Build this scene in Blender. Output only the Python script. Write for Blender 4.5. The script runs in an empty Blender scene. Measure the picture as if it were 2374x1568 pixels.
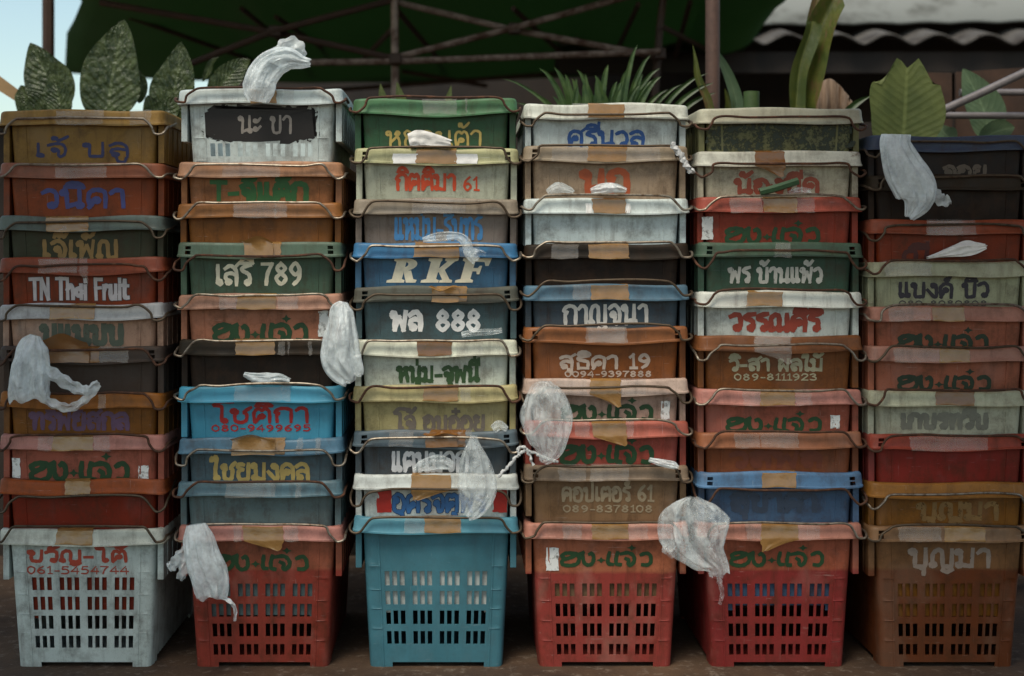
import bpy, math, random
from math import sin, cos, pi, radians
from mathutils import Vector, noise
random.seed(7)
R = random.Random(11)
sc = bpy.context.scene
col = sc.collection
D = 3.2            # camera to the fronts of the crates
CZ = 0.964         # camera height
# ---------------------------------------------------------------- camera, sky, sun
cam = bpy.data.cameras.new('camera'); camo = bpy.data.objects.new('camera', cam); col.objects.link(camo)
camo.location = (0, -D, CZ); camo.rotation_euler = (radians(90), 0, 0)
cam.sensor_width = 36; cam.lens = 36 * D / 2.374
cam.shift_x = 106 / 2374; cam.shift_y = -191 / 2374
cam.clip_end = 2000; cam.clip_start = 0.05
cam.dof.use_dof = True; cam.dof.focus_distance = D; cam.dof.aperture_fstop = 2.4
sc.camera = camo
SUN_EL, SUN_AZ = 60, 205      # azimuth, degrees clockwise from +y
w = bpy.data.worlds.new('World'); sc.world = w; w.use_nodes = True
nt = w.node_tree; bg = nt.nodes['Background']
sky = nt.nodes.new('ShaderNodeTexSky'); sky.sky_type = 'NISHITA'; sky.sun_disc = False
sky.sun_elevation = radians(SUN_EL); sky.sun_rotation = radians(SUN_AZ)
sky.air_density = 1.0; sky.dust_density = 1.5; sky.ozone_density = 1.0
tint = nt.nodes.new('ShaderNodeMix'); tint.data_type = 'RGBA'; tint.blend_type = 'MULTIPLY'; tint.inputs[0].default_value = 1
tint.inputs[7].default_value = (1.0, .97, .80, 1)          # hazy, slightly green tropical sky
nt.links.new(sky.outputs[0], tint.inputs[6]); nt.links.new(tint.outputs[2], bg.inputs[0]); bg.inputs[1].default_value = 0.15
sl = bpy.data.lights.new('sun', 'SUN'); sl.energy = 2.0; sl.angle = radians(22); sl.color = (1, .93, .80)
so = bpy.data.objects.new('sun', sl); col.objects.link(so)
a, e = radians(SUN_AZ), radians(SUN_EL)
sd = Vector((sin(a) * cos(e), cos(a) * cos(e), sin(e)))
so.rotation_euler = sd.to_track_quat('Z', 'Y').to_euler()
so.location = (-2, -4, 5)
sc.view_settings.view_transform = 'Standard'; sc.view_settings.look = 'None'
sc.view_settings.exposure = 0.46; sc.view_settings.gamma = 1
sc.cycles.max_bounces = 8; sc.cycles.transparent_max_bounces = 16

# ---------------------------------------------------------------- helpers
def lin(c):
    return tuple(((v / 255) / 12.92 if v / 255 <= .04045 else ((v / 255 + .055) / 1.055) ** 2.4) for v in c[:3]) + (1,)
def P(vx, vy, y=0.0):                      # where a point of the view plane stands at depth y
    s = (D + y) / D
    return Vector(((vx - 1081) / 1000 * s, y, CZ + (593 - vy) / 1000 * s))
def link(name, me, mat, parent=None, loc=(0, 0, 0)):
    o = bpy.data.objects.new(name, me); col.objects.link(o); o.location = loc
    if parent: o.parent = parent
    for m in (mat if isinstance(mat, (list, tuple)) else [mat]):
        me.materials.append(m)
    return o
def mesh(name, vs, fs, smooth=True, angle=35, mi=None):
    me = bpy.data.meshes.new(name); me.from_pydata([tuple(v) for v in vs], [], fs)
    if mi: me.polygons.foreach_set('material_index', mi)
    if smooth:
        me.polygons.foreach_set('use_smooth', [True] * len(me.polygons))
        me.set_sharp_from_angle(angle=radians(angle))
    me.update(); return me
def tag(o, label, cat, group=None, kind=None):
    o['label'] = label; o['category'] = cat
    if group: o['group'] = group
    if kind: o['kind'] = kind
    return o
def struct(o):
    o['kind'] = 'structure'; return o
def empty(name, loc, label, cat, group=None):
    o = bpy.data.objects.new(name, None); col.objects.link(o); o.location = loc; o.empty_display_size = .05
    return tag(o, label, cat, group)
def catmull(pts, n=5, closed=False):
    p = [Vector(q) for q in pts]
    if len(p) < 3:
        return p
    out = []
    for i in range(len(p) - 1):
        p0 = p[i - 1] if i > 0 else p[i] * 2 - p[i + 1]
        p1, p2 = p[i], p[i + 1]
        p3 = p[i + 2] if i + 2 < len(p) else p2 * 2 - p1
        for k in range(n):
            t = k / n
            out.append(.5 * ((2 * p1) + (p2 - p0) * t + (2 * p0 - 5 * p1 + 4 * p2 - p3) * t * t + (3 * p1 - p0 - 3 * p2 + p3) * t ** 3))
    out.append(p[-1]); return out
def tube(vs, fs, pts, r, seg=8):
    b = len(vs); n = len(pts); prev = None
    for i, p in enumerate(pts):
        t = (pts[min(i + 1, n - 1)] - pts[max(i - 1, 0)]).normalized()
        if prev is None:
            u = t.orthogonal().normalized()
        else:
            u = (prev - t * prev.dot(t)).normalized()
        prev = u; v = t.cross(u)
        rr = r[i] if isinstance(r, (list, tuple)) else r
        for k in range(seg):
            a = 2 * pi * k / seg
            vs.append(p + (u * cos(a) + v * sin(a)) * rr)
    for i in range(n - 1):
        for k in range(seg):
            k2 = (k + 1) % seg
            fs.append((b + i * seg + k, b + i * seg + k2, b + (i + 1) * seg + k2, b + (i + 1) * seg + k))
    fs.append(tuple(b + k for k in range(seg))[::-1]); fs.append(tuple(b + (n - 1) * seg + k for k in range(seg)))
def box(vs, fs, lo, hi):
    b = len(vs)
    for z in (lo[2], hi[2]):
        for x, y in ((lo[0], lo[1]), (hi[0], lo[1]), (hi[0], hi[1]), (lo[0], hi[1])):
            vs.append(Vector((x, y, z)))
    for f in ((3, 2, 1, 0), (4, 5, 6, 7), (0, 1, 5, 4), (1, 2, 6, 5), (2, 3, 7, 6), (3, 0, 4, 7)):
        fs.append(tuple(b + i for i in f))
def bevel(o, wd, seg=2):
    m = o.modifiers.new('bevel', 'BEVEL'); m.width = wd; m.segments = seg; m.limit_method = 'ANGLE'
    return o
def solid(o, t, off=-1, split=False):
    m = o.modifiers.new('solid', 'SOLIDIFY'); m.thickness = t; m.offset = off
    if split:
        m = o.modifiers.new('edges', 'EDGE_SPLIT'); m.split_angle = radians(38)
    return o
def bar(name, pts, r, mat, parent, seg=8, origin=None):
    vs, fs = [], []; o0 = Vector(origin) if origin is not None else Vector((0, 0, 0))
    tube(vs, fs, [Vector(p) - o0 for p in pts], r, seg)
    return link(name, mesh(name, vs, fs), mat, parent)

# ---------------------------------------------------------------- materials
class NT:
    def __init__(s, name):
        s.m = bpy.data.materials.new(name); s.m.use_nodes = True; s.t = s.m.node_tree
        s.b = s.t.nodes['Principled BSDF']; s.o = s.t.nodes['Material Output']
    def n(s, kind, **kw):
        x = s.t.nodes.new('ShaderNode' + kind)
        for k, v in kw.items(): setattr(x, k, v)
        return x
    def l(s, a, b): s.t.links.new(a, b)
    def coord(s):
        tc = s.n('TexCoord'); oi = s.n('ObjectInfo'); mul = s.n('VectorMath', operation='SCALE')
        cb = s.n('CombineXYZ'); s.l(oi.outputs['Random'], cb.inputs[0]); s.l(oi.outputs['Random'], cb.inputs[2])
        s.l(cb.outputs[0], mul.inputs[0]); mul.inputs['Scale'].default_value = 37
        ad = s.n('VectorMath', operation='ADD'); s.l(tc.outputs['Object'], ad.inputs[0]); s.l(mul.outputs[0], ad.inputs[1])
        s.tc = tc; return ad.outputs[0]
    def noise(s, vec, scale, detail=4, rough=.6, stretch=None):
        if stretch:
            mp = s.n('Mapping'); mp.inputs['Scale'].default_value = stretch; s.l(vec, mp.inputs[0]); vec = mp.outputs[0]
        x = s.n('TexNoise'); x.inputs['Scale'].default_value = scale; x.inputs['Detail'].default_value = detail
        x.inputs['Roughness'].default_value = rough; s.l(vec, x.inputs['Vector']); return x.outputs['Fac']
    def ramp(s, fac, lo, hi, a=0, b=1):
        x = s.n('MapRange'); x.inputs[1].default_value = lo; x.inputs[2].default_value = hi
        x.inputs[3].default_value = a; x.inputs[4].default_value = b; s.l(fac, x.inputs[0]); return x.outputs[0]
    def mix(s, fac, a, b, blend='MIX'):
        x = s.n('Mix', data_type='RGBA', blend_type=blend)
        for sock, v in ((x.inputs[0], fac), (x.inputs[6], a), (x.inputs[7], b)):
            if isinstance(v, (int, float, tuple)): sock.default_value = v
            else: s.l(v, sock)
        return x.outputs[2]
    def bump(s, h, st, dist=.002):
        x = s.n('Bump'); x.inputs['Strength'].default_value = st; x.inputs['Distance'].default_value = dist
        s.l(h, x.inputs['Height']); s.l(x.outputs[0], s.b.inputs['Normal'])
DIRT = lin((58, 38, 22))
def plastic(name, c, low=None, split=0.0, dirt=.7, rough=.46, marble=None):
    k = NT(name); v = k.coord()
    base = lin(c); fd = min(1, 3.2 * max(base[:3]))
    if fd < .3: rough = .62
    colr = k.mix(k.ramp(k.noise(v, 9, 3), .3, .7), tuple(x * .86 for x in base[:3]) + (1,), tuple(min(1, x * 1.12) for x in base[:3]) + (1,))
    if low:
        sp = k.n('SeparateXYZ'); k.l(k.tc.outputs['Object'], sp.inputs[0])
        wob = k.n('Math', operation='MULTIPLY_ADD'); k.l(k.noise(v, 14, 3), wob.inputs[0]); wob.inputs[1].default_value = .012; k.l(sp.outputs[2], wob.inputs[2])
        colr = k.mix(k.ramp(wob.outputs[0], split + .002, split + .010), lin(low), colr)
    if marble:
        f = k.ramp(k.noise(v, 16, 7, .72, (.55, .55, 1.0)), marble[1], marble[1] + .09)
        colr = k.mix(f, colr, lin(marble[0]))
    # grime: blotches, vertical streaks, fine speckle, scuffs
    d1 = k.ramp(k.noise(v, 20, 9, .74), .47, .72, 0, .72 * dirt)
    d2 = k.ramp(k.noise(v, 38, 6, .68, (1, 1, .13)), .52, .74, 0, .6 * dirt)
    d3 = k.ramp(k.noise(v, 420, 2, .5), .60, .75, 0, .40 * dirt)
    colr = k.mix(d1, colr, DIRT); colr = k.mix(d2, colr, DIRT); colr = k.mix(d3, colr, lin((38, 26, 18)))
    sc1 = k.ramp(k.noise(v, 60, 6, .7, (.15, 1, 1.3)), .66, .74, 0, .45)
    colr = k.mix(sc1, colr, tuple(min(1, x * .7 + .22 * fd) for x in base[:3]) + (1,))
    bl = k.ramp(k.noise(v, 7, 6, .62, (1, 1, .6)),   .53, .64, 0, .30)
    colr = k.mix(bl, colr, tuple(min(1, x * .75 + .10 * fd) for x in base[:3]) + (1,))
    for st, th in (((.12, 1, 2.2), .70), ((2.6, 1, .10), .71)):
        s2 = k.ramp(k.noise(v, 150, 3, .55, st), th, th + .03, 0, .5)
        colr = k.mix(s2, colr, tuple(min(1, x * .6 + .26 * fd) for x in base[:3]) + (1,))
    k.l(colr, k.b.inputs['Base Color'])
    k.l(k.ramp(k.noise(v, 18, 5), .3, .75, rough - .1, rough + .22), k.b.inputs['Roughness'])
    k.b.inputs['IOR'].default_value = 1.46; k.b.inputs['Specular IOR Level'].default_value = .3
    k.bump(k.noise(v, 260, 3), .12, .001)
    return k.m
def paint(name, c, wear=.35):
    k = NT(name); v = k.coord()
    colr = k.mix(k.ramp(k.noise(v, 40, 5), .35, .7), lin(c), tuple(x * .72 for x in lin(c)[:3]) + (1,))
    k.l(colr, k.b.inputs['Base Color']); k.b.inputs['Roughness'].default_value = .55
    tr = k.n('BsdfTransparent'); mx = k.n('MixShader')
    n1 = k.ramp(k.noise(v, 70, 7, .75), .5 + .22 * (1 - wear), .62 + .22 * (1 - wear), 0, .9)
    k.l(n1, mx.inputs[0]); k.l(k.b.outputs[0], mx.inputs[1]); k.l(tr.outputs[0], mx.inputs[2]); k.l(mx.outputs[0], k.o.inputs[0])
    return k.m
def simple(name, c, rough=.6, metal=0, var=.2, scale=30, bump=.1, c2=None, lo=.4, hi=.7, det=5, stretch=None):
    k = NT(name); v = k.coord(); f = k.ramp(k.noise(v, scale, det, .65, stretch), lo, hi)
    b = lin(c); colr = k.mix(f, b, lin(c2) if c2 else tuple(x * (1 - var) for x in b[:3]) + (1,))
    k.l(colr, k.b.inputs['Base Color']); k.b.inputs['Roughness'].default_value = rough; k.b.inputs['Metallic'].default_value = metal
    if bump: k.bump(k.noise(v, scale * 4, 4), bump)
    return k.m
def film(name, c, thru, rough=.25, transl=.35, vary=.25, scale=25, bag=False):
    k = NT(name); v = k.coord()
    k.b.inputs['Base Color'].default_value = lin(c); k.b.inputs['Roughness'].default_value = rough
    k.b.inputs['Specular IOR Level'].default_value = 1.0 if rough < .5 else .4
    tl = k.n('BsdfTranslucent'); tl.inputs[0].default_value = lin(c)
    tr = k.n('BsdfTransparent'); m1 = k.n('MixShader'); m2 = k.n('MixShader')
    m1.inputs[0].default_value = transl; k.l(k.b.outputs[0], m1.inputs[1]); k.l(tl.outputs[0], m1.inputs[2])
    k.l(k.ramp(k.noise(v, scale, 5, .65), .3, .7, max(0, thru - vary), min(1, thru + vary)), m2.inputs[0])
    k.l(m1.outputs[0], m2.inputs[1]); k.l(tr.outputs[0], m2.inputs[2]); k.l(m2.outputs[0], k.o.inputs[0])
    if bag:      # crinkles that run down the film
        h = k.n('Math', operation='ADD'); k.l(k.noise(v, 34, 6, .7, (1.6, 1.6, .35)), h.inputs[0]); k.l(k.noise(v, 70, 4, .6, (1, 1, .7)), h.inputs[1]); k.bump(h.outputs[0], 1.0, .006)
    else: k.bump(k.noise(v, 60, 5), .5, .003)
    return k.m
M = {}
M['wire'] = simple('galvanised_wire', (138, 130, 118), .45, .75, .5, 60, .15, (84, 64, 46), .45, .68)
M['rust'] = simple('rusty_wire', (66, 42, 28), .75, .25, .5, 60, .3, (104, 66, 44), .5, .7)
M['dwire'] = simple('dull_wire', (84, 72, 58), .55, .6, .5, 60, .2, (58, 42, 30), .5, .7)
M['tape'] = film('packing_tape', (158, 118, 66), .16, .22, .1, .14, 30)
M['tapedk'] = film('old_packing_tape', (128, 84, 38), .10, .25, .15, .10, 30)
M['clear'] = film('clear_tape', (214, 206, 198), .82, .14, .0, .05, 14)
M['white_tape'] = film('white_tape', (232, 230, 226), .06, .3, .0, .06, 50)
M['bag'] = film('thin_plastic_bag', (244, 253, 255), .44, .12, .12, .26, 20, bag=True)
M['bagthin'] = film('clear_plastic_bag', (244, 253, 255), .72, .10, .10, .24, 22, bag=True)
M['paper'] = simple('white_paper', (226, 224, 220), .8, 0, .2, 60, .3)
def warm(c):
    r, g, b = c
    if r > b + 14:
        q = (r - b) / r; return (r * (.96 - .15 * q), g * (.99 - .17 * q), b * (1 - .50 * q))
    if b > r + 24: return (r * 1.05, g * .98, b * .93)
    if max(c) < 75: return (r * .98, g * .86, b * .72)
    if min(c) > 150: return (r * .93, g * .955, b * .945)
    return c
def pm(c, **kw):
    c = warm(c)
    if kw.get('low'): kw['low'] = warm(kw['low'])
    key = ('pl', c, tuple(sorted((a, str(b)) for a, b in kw.items())))
    if key not in M: M[key] = plastic('crate_plastic', c, **kw)
    return M[key]
def pt(c, wear=.35):
    key = ('pt', c, wear)
    if key not in M: M[key] = paint('lettering_paint', c, wear)
    return M[key]

# ---------------------------------------------------------------- painted lettering: a stroke alphabet
def C(cx, cy, r, a0, a1, n=7):
    return [(cx + r * cos(radians(a0 + (a1 - a0) * i / n)), cy + r * sin(radians(a0 + (a1 - a0) * i / n))) for i in range(n + 1)]
TL = C(.1, .86, .1, 0, 360)
def BR(x, y=.1, r=.09): return C(x, y, r, 90, 450)
KO = [(.1, 0), (.06, .6), (.16, .9), (.38, 1), (.6, .9), (.66, .65), (.66, 0)]
LO = [C(.24, .13, .1, 90, 450) + [(.1, .3), (.12, .5), (.35, .6), (.62, .5)], [(.64, 0), (.64, .65), (.5, .95), (.28, 1), (.06, .85)]]
G = {
 'ก': (.74, [[(.1, 0), (.1, .5), (.2, .62), (.04, .72), (.14, .92), (.38, 1), (.6, .9), (.66, .7), (.66, 0)]]),
 'ข': (.72, [C(.14, .84, .1, 0, 360) + [(.26, .7), (.15, .56), (.18, .12), (.3, 0), (.5, 0), (.6, .12), (.62, 1)]]),
 'ช': (.76, [C(.14, .82, .1, 0, 360) + [(.26, .7), (.16, .55), (.18, .12), (.3, 0), (.48, 0), (.58, .15), (.6, .6), (.52, .74), (.76, 1.08)]]),
 'ค': (.76, [C(.36, .5, .1, 180, 540) + [(.2, .3), (.1, 0)], KO]),
 'ด': (.76, [C(.36, .4, .1, 180, 540) + [(.2, .2), (.1, 0)], KO]),
 'ต': (.76, [C(.36, .42, .1, 180, 540) + [(.2, .2), (.1, 0)], [(.1, 0), (.06, .6), (.12, .88), (.24, .99), (.36, .84), (.48, .99), (.6, .9), (.66, .65), (.66, 0)]]),
 'ศ': (.8, [C(.36, .5, .1, 180, 540) + [(.2, .3), (.1, 0)], KO, [(.58, .88), (.84, 1.16)]]),
 'ง': (.62, [C(.36, .86, .1, 0, 360) + [(.48, .8), (.54, .5), (.52, .1), (.42, 0), (.04, .5)]]),
 'จ': (.7, [C(.26, .5, .1, 0, 360) + [(.38, .4), (.36, .12), (.44, 0), (.58, .15), (.62, .55), (.52, .9), (.3, 1), (.04, .84)]]),
 'ณ': (1.0, [C(.1, .1, .09, 90, 450) + [(.08, .7), (.2, .95), (.38, .97), (.48, .8), (.48, .2)] + BR(.5), [(.56, .06), (.8, .18)], [(.86, 1), (.86, .2)] + BR(.86)]),
 'ญ': (.96, [C(.1, .1, .09, 90, 450) + [(.08, .7), (.2, .95), (.38, .97), (.48, .8), (.48, .1), (.58, 0), (.78, 0), (.86, .1), (.86, 1)], [(.5, -.2), (.68, -.32), (.88, -.16)]]),
 'ธ': (.72, [[(.64, 1.04), (.2, .95), (.1, .78), (.3, .67), (.56, .6), (.63, .42), (.61, .02)], [(.63, .02), (.12, .02)], [(.12, .0), (.12, .38)]]),
 'น': (.8, [TL + [(.2, .6), (.2, 0)], [(.2, .04), (.45, .16), (.62, .2)], [(.64, 1), (.63, .2)] + BR(.66)]),
 'บ': (.76, [TL + [(.2, .6), (.2, .1), (.28, 0), (.54, 0), (.63, .1), (.64, 1)]]),
 'ป': (.76, [TL + [(.2, .6), (.2, .1), (.28, 0), (.54, 0), (.63, .1), (.64, 1.42)]]),
 'ผ': (.78, [C(.2, .84, .09, 0, 360) + [(.1, .6), (.14, 0)], [(.14, .02), (.37, .5)], [(.37, .5), (.6, .02)], [(.6, 0), (.66, 1)]]),
 'พ': (.84, [TL + [(.2, .6), (.18, 0)], [(.18, .02), (.42, .72)], [(.42, .72), (.64, .02)], [(.64, 0), (.74, 1)]]),
 'ม': (.78, [TL + [(.2, .6), (.2, .2)] + C(.14, .1, .09, 60, 420), [(.24, .1), (.5, .02), (.64, .06)], [(.64, 0), (.66, 1)]]),
 'ท': (.76, [TL + [(.2, .6), (.2, 0)], [(.2, .3), (.34, .85), (.48, 1), (.62, .88), (.66, .7), (.66, 0)]]),
 'ห': (.76, [TL + [(.2, .6), (.2, 0)], [(.2, .25), (.42, .52), (.58, .72)] + C(.55, .86, .09, -60, 300), [(.54, .66), (.64, .4), (.66, 0)]]),
 'ย': (.76, [[(.36, .92), (.2, 1), (.07, .86), (.14, .68), (.32, .62)], [(.3, .62), (.13, .5), (.1, .2), (.22, 0), (.5, 0), (.62, .12), (.64, 1)]]),
 'ร': (.58, [[(.52, 1.04), (.18, .95), (.07, .77), (.24, .68), (.42, .6), (.48, .42), (.47, .14)] + C(.38, .1, .09, 0, 360)]),
 'ล': (.76, LO),
 'ส': (.78, LO + [[(.52, .9), (.8, 1.18)]]),
 'ว': (.6, [C(.36, .1, .1, 0, 360) + [(.48, .14), (.53, .45), (.48, .85), (.28, 1), (.03, .84)]]),
 'อ': (.74, [C(.22, .64, .1, 180, 540) + [(.09, .5), (.08, .18), (.2, 0), (.5, 0), (.64, .18), (.65, .62), (.5, .93), (.28, 1), (.05, .84)]]),
 'ะ': (.5, [C(.12, .7, .08, 0, 360) + [(.22, .62), (.42, .86)], C(.12, .2, .08, 0, 360) + [(.22, .12), (.42, .36)]]),
 'า': (.56, [[(.03, .82), (.2, 1), (.38, .95), (.44, .75), (.44, 0)]]),
 'เ': (.36, [[(.12, 1), (.12, .25)] + C(.2, .1, .09, 180, 540)]),
 'แ': (.68, [[(.12, 1), (.12, .25)] + C(.2, .1, .09, 180, 540), [(.44, 1), (.44, .25)] + C(.52, .1, .09, 180, 540)]),
 'โ': (.62, [[(.78, 1.48), (.32, 1.52), (.02, 1.24), (.22, 1.22), (.36, 1.1), (.36, .25)] + C(.44, .1, .09, 180, 540)]),
 'ไ': (.44, [[(-.04, 1.22), (.0, 1.42), (.1, 1.28), (.2, 1.5), (.26, 1.3), (.2, .7), (.2, .25)] + C(.28, .1, .09, 180, 540)]),
 ' ': (.4, []), '-': (.5, [[(.08, .42), (.4, .42)]]), '+': (.6, [[(.05, .4), (.5, .4)], [(.27, .15), (.27, .66)]]),
 'T': (.66, [[(.02, 1.1), (.6, 1.1)], [(.31, 1.1), (.31, 0)]]),
 'N': (.7, [[(.08, 0), (.08, 1.1)], [(.08, 1.1), (.58, 0)], [(.58, 0), (.58, 1.1)]]),
 'F': (.56, [[(.08, 0), (.08, 1.1)], [(.08, 1.1), (.5, 1.1)], [(.08, .6), (.4, .6)]]),
 'h': (.58, [[(.08, 0), (.08, 1.1)], [(.08, .5), (.28, .75), (.46, .55), (.46, 0)]]),
 'a': (.58, [[(.44, .74), (.44, 0)], C(.26, .36, .2, 20, 340)]),
 'i': (.26, [[(.1, 0), (.1, .72)], [(.1, .95), (.1, 1.05)]]),
 'r': (.42, [[(.08, 0), (.08, .72)], [(.08, .48), (.2, .72), (.36, .7)]]),
 'u': (.58, [[(.08, .72), (.08, .15), (.24, 0), (.44, .2)], [(.44, .72), (.44, 0)]]),
 't': (.42, [[(.16, 1), (.16, .1), (.36, .02)], [(.02, .7), (.34, .7)]]),
 '0': (.68, [[(.3, 1.12), (.08, .9), (.06, .4), (.3, 0), (.54, .3), (.54, .85), (.3, 1.12)]]),
 '1': (.42, [[(.06, .9), (.24, 1.12)], [(.24, 1.12), (.24, 0)], [(.08, 0), (.4, 0)]]),
 '2': (.66, [[(.06, .85), (.2, 1.1), (.46, 1.08), (.54, .8), (.3, .4), (.05, .02)], [(.05, .02), (.56, .02)]]),
 '3': (.64, [[(.06, 1.0), (.3, 1.12), (.5, .88), (.26, .62)], [(.26, .62), (.54, .45), (.48, .1), (.26, 0), (.04, .12)]]),
 '4': (.68, [[(.42, 1.12), (.04, .36)], [(.04, .36), (.6, .36)], [(.46, .8), (.46, 0)]]),
 '5': (.64, [[(.5, 1.1), (.14, 1.1)], [(.14, 1.1), (.1, .66), (.36, .7), (.54, .4), (.4, .04), (.05, .06)]]),
 '6': (.66, [[(.46, 1.12), (.16, .8), (.06, .35), (.3, 0), (.54, .28), (.32, .6), (.08, .4)]]),
 '7': (.62, [[(.04, 1.1), (.54, 1.1)], [(.54, 1.1), (.3, .6), (.2, 0)]]),
 '8': (.68, [[(.3, 1.12), (.1, .86), (.3, .6), (.54, .32), (.3, 0), (.06, .32), (.3, .6), (.5, .86), (.3, 1.12)]]),
 '9': (.66, [[(.52, .7), (.28, .52), (.07, .8), (.3, 1.12), (.52, .8), (.46, .3), (.2, 0)]]),
 # the painted trade mark of the pink crates, drawn as one sign
 '@': (4.75, [[(.14, .6), (.04, .76), (.2, .93), (.5, .99), (.82, .9), (.5, .66), (.15, .48), (.03, .26), (.15, .06), (.5, 0), (.82, .15), (.95, .5), (.92, .8), (1.14, 1)],
      [(1.14, .98), (1.13, .55), (1.22, .14), (1.44, .03), (1.64, .2), (1.7, .6), (1.6, .92), (1.46, .86)],
      [(2.5, .98), (2.44, .5), (2.46, .14), (2.66, .1)], [(2.92, .98), (2.86, .5), (2.88, .1), (3.06, .05)],
      [(3.1, .9), (3.48, .97), (3.74, .78), (3.8, .4), (3.66, .08), (3.48, .1), (3.5, .4), (3.34, .55)],
      [(4.14, .84), (4.4, .98), (4.62, .8), (4.66, .3), (4.5, .06), (4.24, .08)]]),
}
UP = {'ิ': [[(-.3, 1.17), (-.2, 1.38), (0, 1.44), (.2, 1.34), (.3, 1.17)], [(-.3, 1.17), (.3, 1.17)]]}
UP['ี'] = UP['ิ'] + [[(.3, 1.15), (.31, 1.56)]]
UP['ื'] = UP['ิ'] + [[(.3, 1.15), (.31, 1.56)], [(.12, 1.2), (.12, 1.52)]]
UP['ั'] = [C(-.12, 1.24, .08, 0, 360) + [(0, 1.2), (.26, 1.44)]]
UP['็'] = [[(-.1, 1.16), (-.24, 1.3), (-.1, 1.44), (.08, 1.3), (.2, 1.4), (.3, 1.58)]]
UP['์'] = [C(-.04, 1.28, .09, 0, 360) + [(.06, 1.36), (.2, 1.6)]]
TONE = {'่': [[(0, 0), (0, .26)]], '้': [C(-.2, .2, .07, 0, 360) + [(-.1, .05), (.02, .08), (.24, .34)]],
        '๊': [[(-.3, .04), (-.22, .26), (-.1, .04), (0, .26), (.1, .04), (.28, .32)]], '๋': [[(-.17, .14), (.17, .14)], [(0, -.03), (0, .32)]]}
DOWN = {'ุ': [[(.02, -.12), (.14, -.16), (.14, -.46)]], 'ู': [[(-.16, -.12), (-.08, -.4), (.1, -.42), (.16, -.12)]]}
def layout(s):
    out = []; x = 0; pc = 0; top = 1.17
    for ch in s:
        if ch in G:
            wd, st = G[ch]; out += [[(p[0] + x, p[1]) for p in q] for q in st]; pc = x + wd * .58; x += wd + .07; top = 1.2
        elif ch in UP:
            out += [[(p[0] + pc, p[1]) for p in q] for q in UP[ch]]; top = 1.62
        elif ch in TONE:
            out += [[(p[0] + pc + .05, p[1] + top) for p in q] for q in TONE[ch]]
        elif ch in DOWN:
            out += [[(p[0] + pc, p[1]) for p in q] for q in DOWN[ch]]
    return out, x - .07
def ribbon(vs, fs, mi, pts, wd, put, idx, lift):
    p = catmull([(a[0], a[1], 0) for a in pts], 4) if len(pts) > 2 else [Vector((pts[0][0], pts[0][1], 0)), Vector((pts[1][0], pts[1][1], 0))]
    n = len(p); b = len(vs)
    for i in range(n):
        t = (p[min(i + 1, n - 1)] - p[max(i - 1, 0)])
        t = t.normalized() if t.length > 1e-9 else Vector((1, 0, 0))
        nr = Vector((-t.y, t.x, 0)); q = p[i].copy()
        hw = wd / 2 * (1 + .10 * sin(i * 1.7 + idx * 2.3))
        if i == 0: q -= t * wd * .42
        if i == n - 1: q += t * wd * .42
        if i in (0, n - 1): hw *= .8
        d = lift + .00016 * i / max(1, n) + .00002 * (idx % 9)
        vs.append(put(q.x + nr.x * hw, q.y + nr.y * hw, d)); vs.append(put(q.x - nr.x * hw, q.y - nr.y * hw, d))
    for i in range(n - 1):
        fs.append((b + 2 * i + 1, b + 2 * i + 3, b + 2 * i + 2, b + 2 * i)); mi.append(idx // 100000)

# ---------------------------------------------------------------- the crates
HX, HY, WT = .172, .268, .0028        # body half width and half depth at the rim
def taper(u):                          # u: 0 at rim, 1 at base
    return 1 - .10 * u, 1 - .085 * u
def front_y(z, H):
    return -HY * taper((H - z) / H)[1]
def loop_pts(fx, hw, hy, r, sy, rib=0):
    pts = [(x, -hy) for x in fx]; nf = len(fx)
    arc = lambda cx, cy, a0: [(cx + r * cos(radians(a0 + 90 * i / 4)), cy + r * sin(radians(a0 + 90 * i / 4))) for i in range(1, 4)]
    pts += arc(hw - r, -hy + r, -90)
    for i, y in enumerate(sy): pts.append((hw + (rib if i % 2 else 0), y))
    pts += arc(hw - r, hy - r, 0)
    nb = len(pts)
    pts += [(x, hy) for x in reversed(fx)]
    pts += arc(-hw + r, hy - r, 90)
    for i, y in enumerate(reversed(sy)): pts.append((-hw - (rib if i % 2 else 0), y))
    pts += arc(-hw + r, -hy + r, 180)
    return pts, nf, nb
def loft(rings, hole=None, closed_bottom=False):
    vs, fs = [], []; n = len(rings[0])
    for rg in rings: vs += [Vector(p) for p in rg]
    for j in range(len(rings) - 1):
        for i in range(n):
            if hole and hole(i, j): continue
            i2 = (i + 1) % n
            fs.append((j * n + i, (j + 1) * n + i, (j + 1) * n + i2, j * n + i2))
    if closed_bottom: fs.append(tuple(range((len(rings) - 1) * n, len(rings) * n))[::-1])
    return vs, fs
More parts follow.
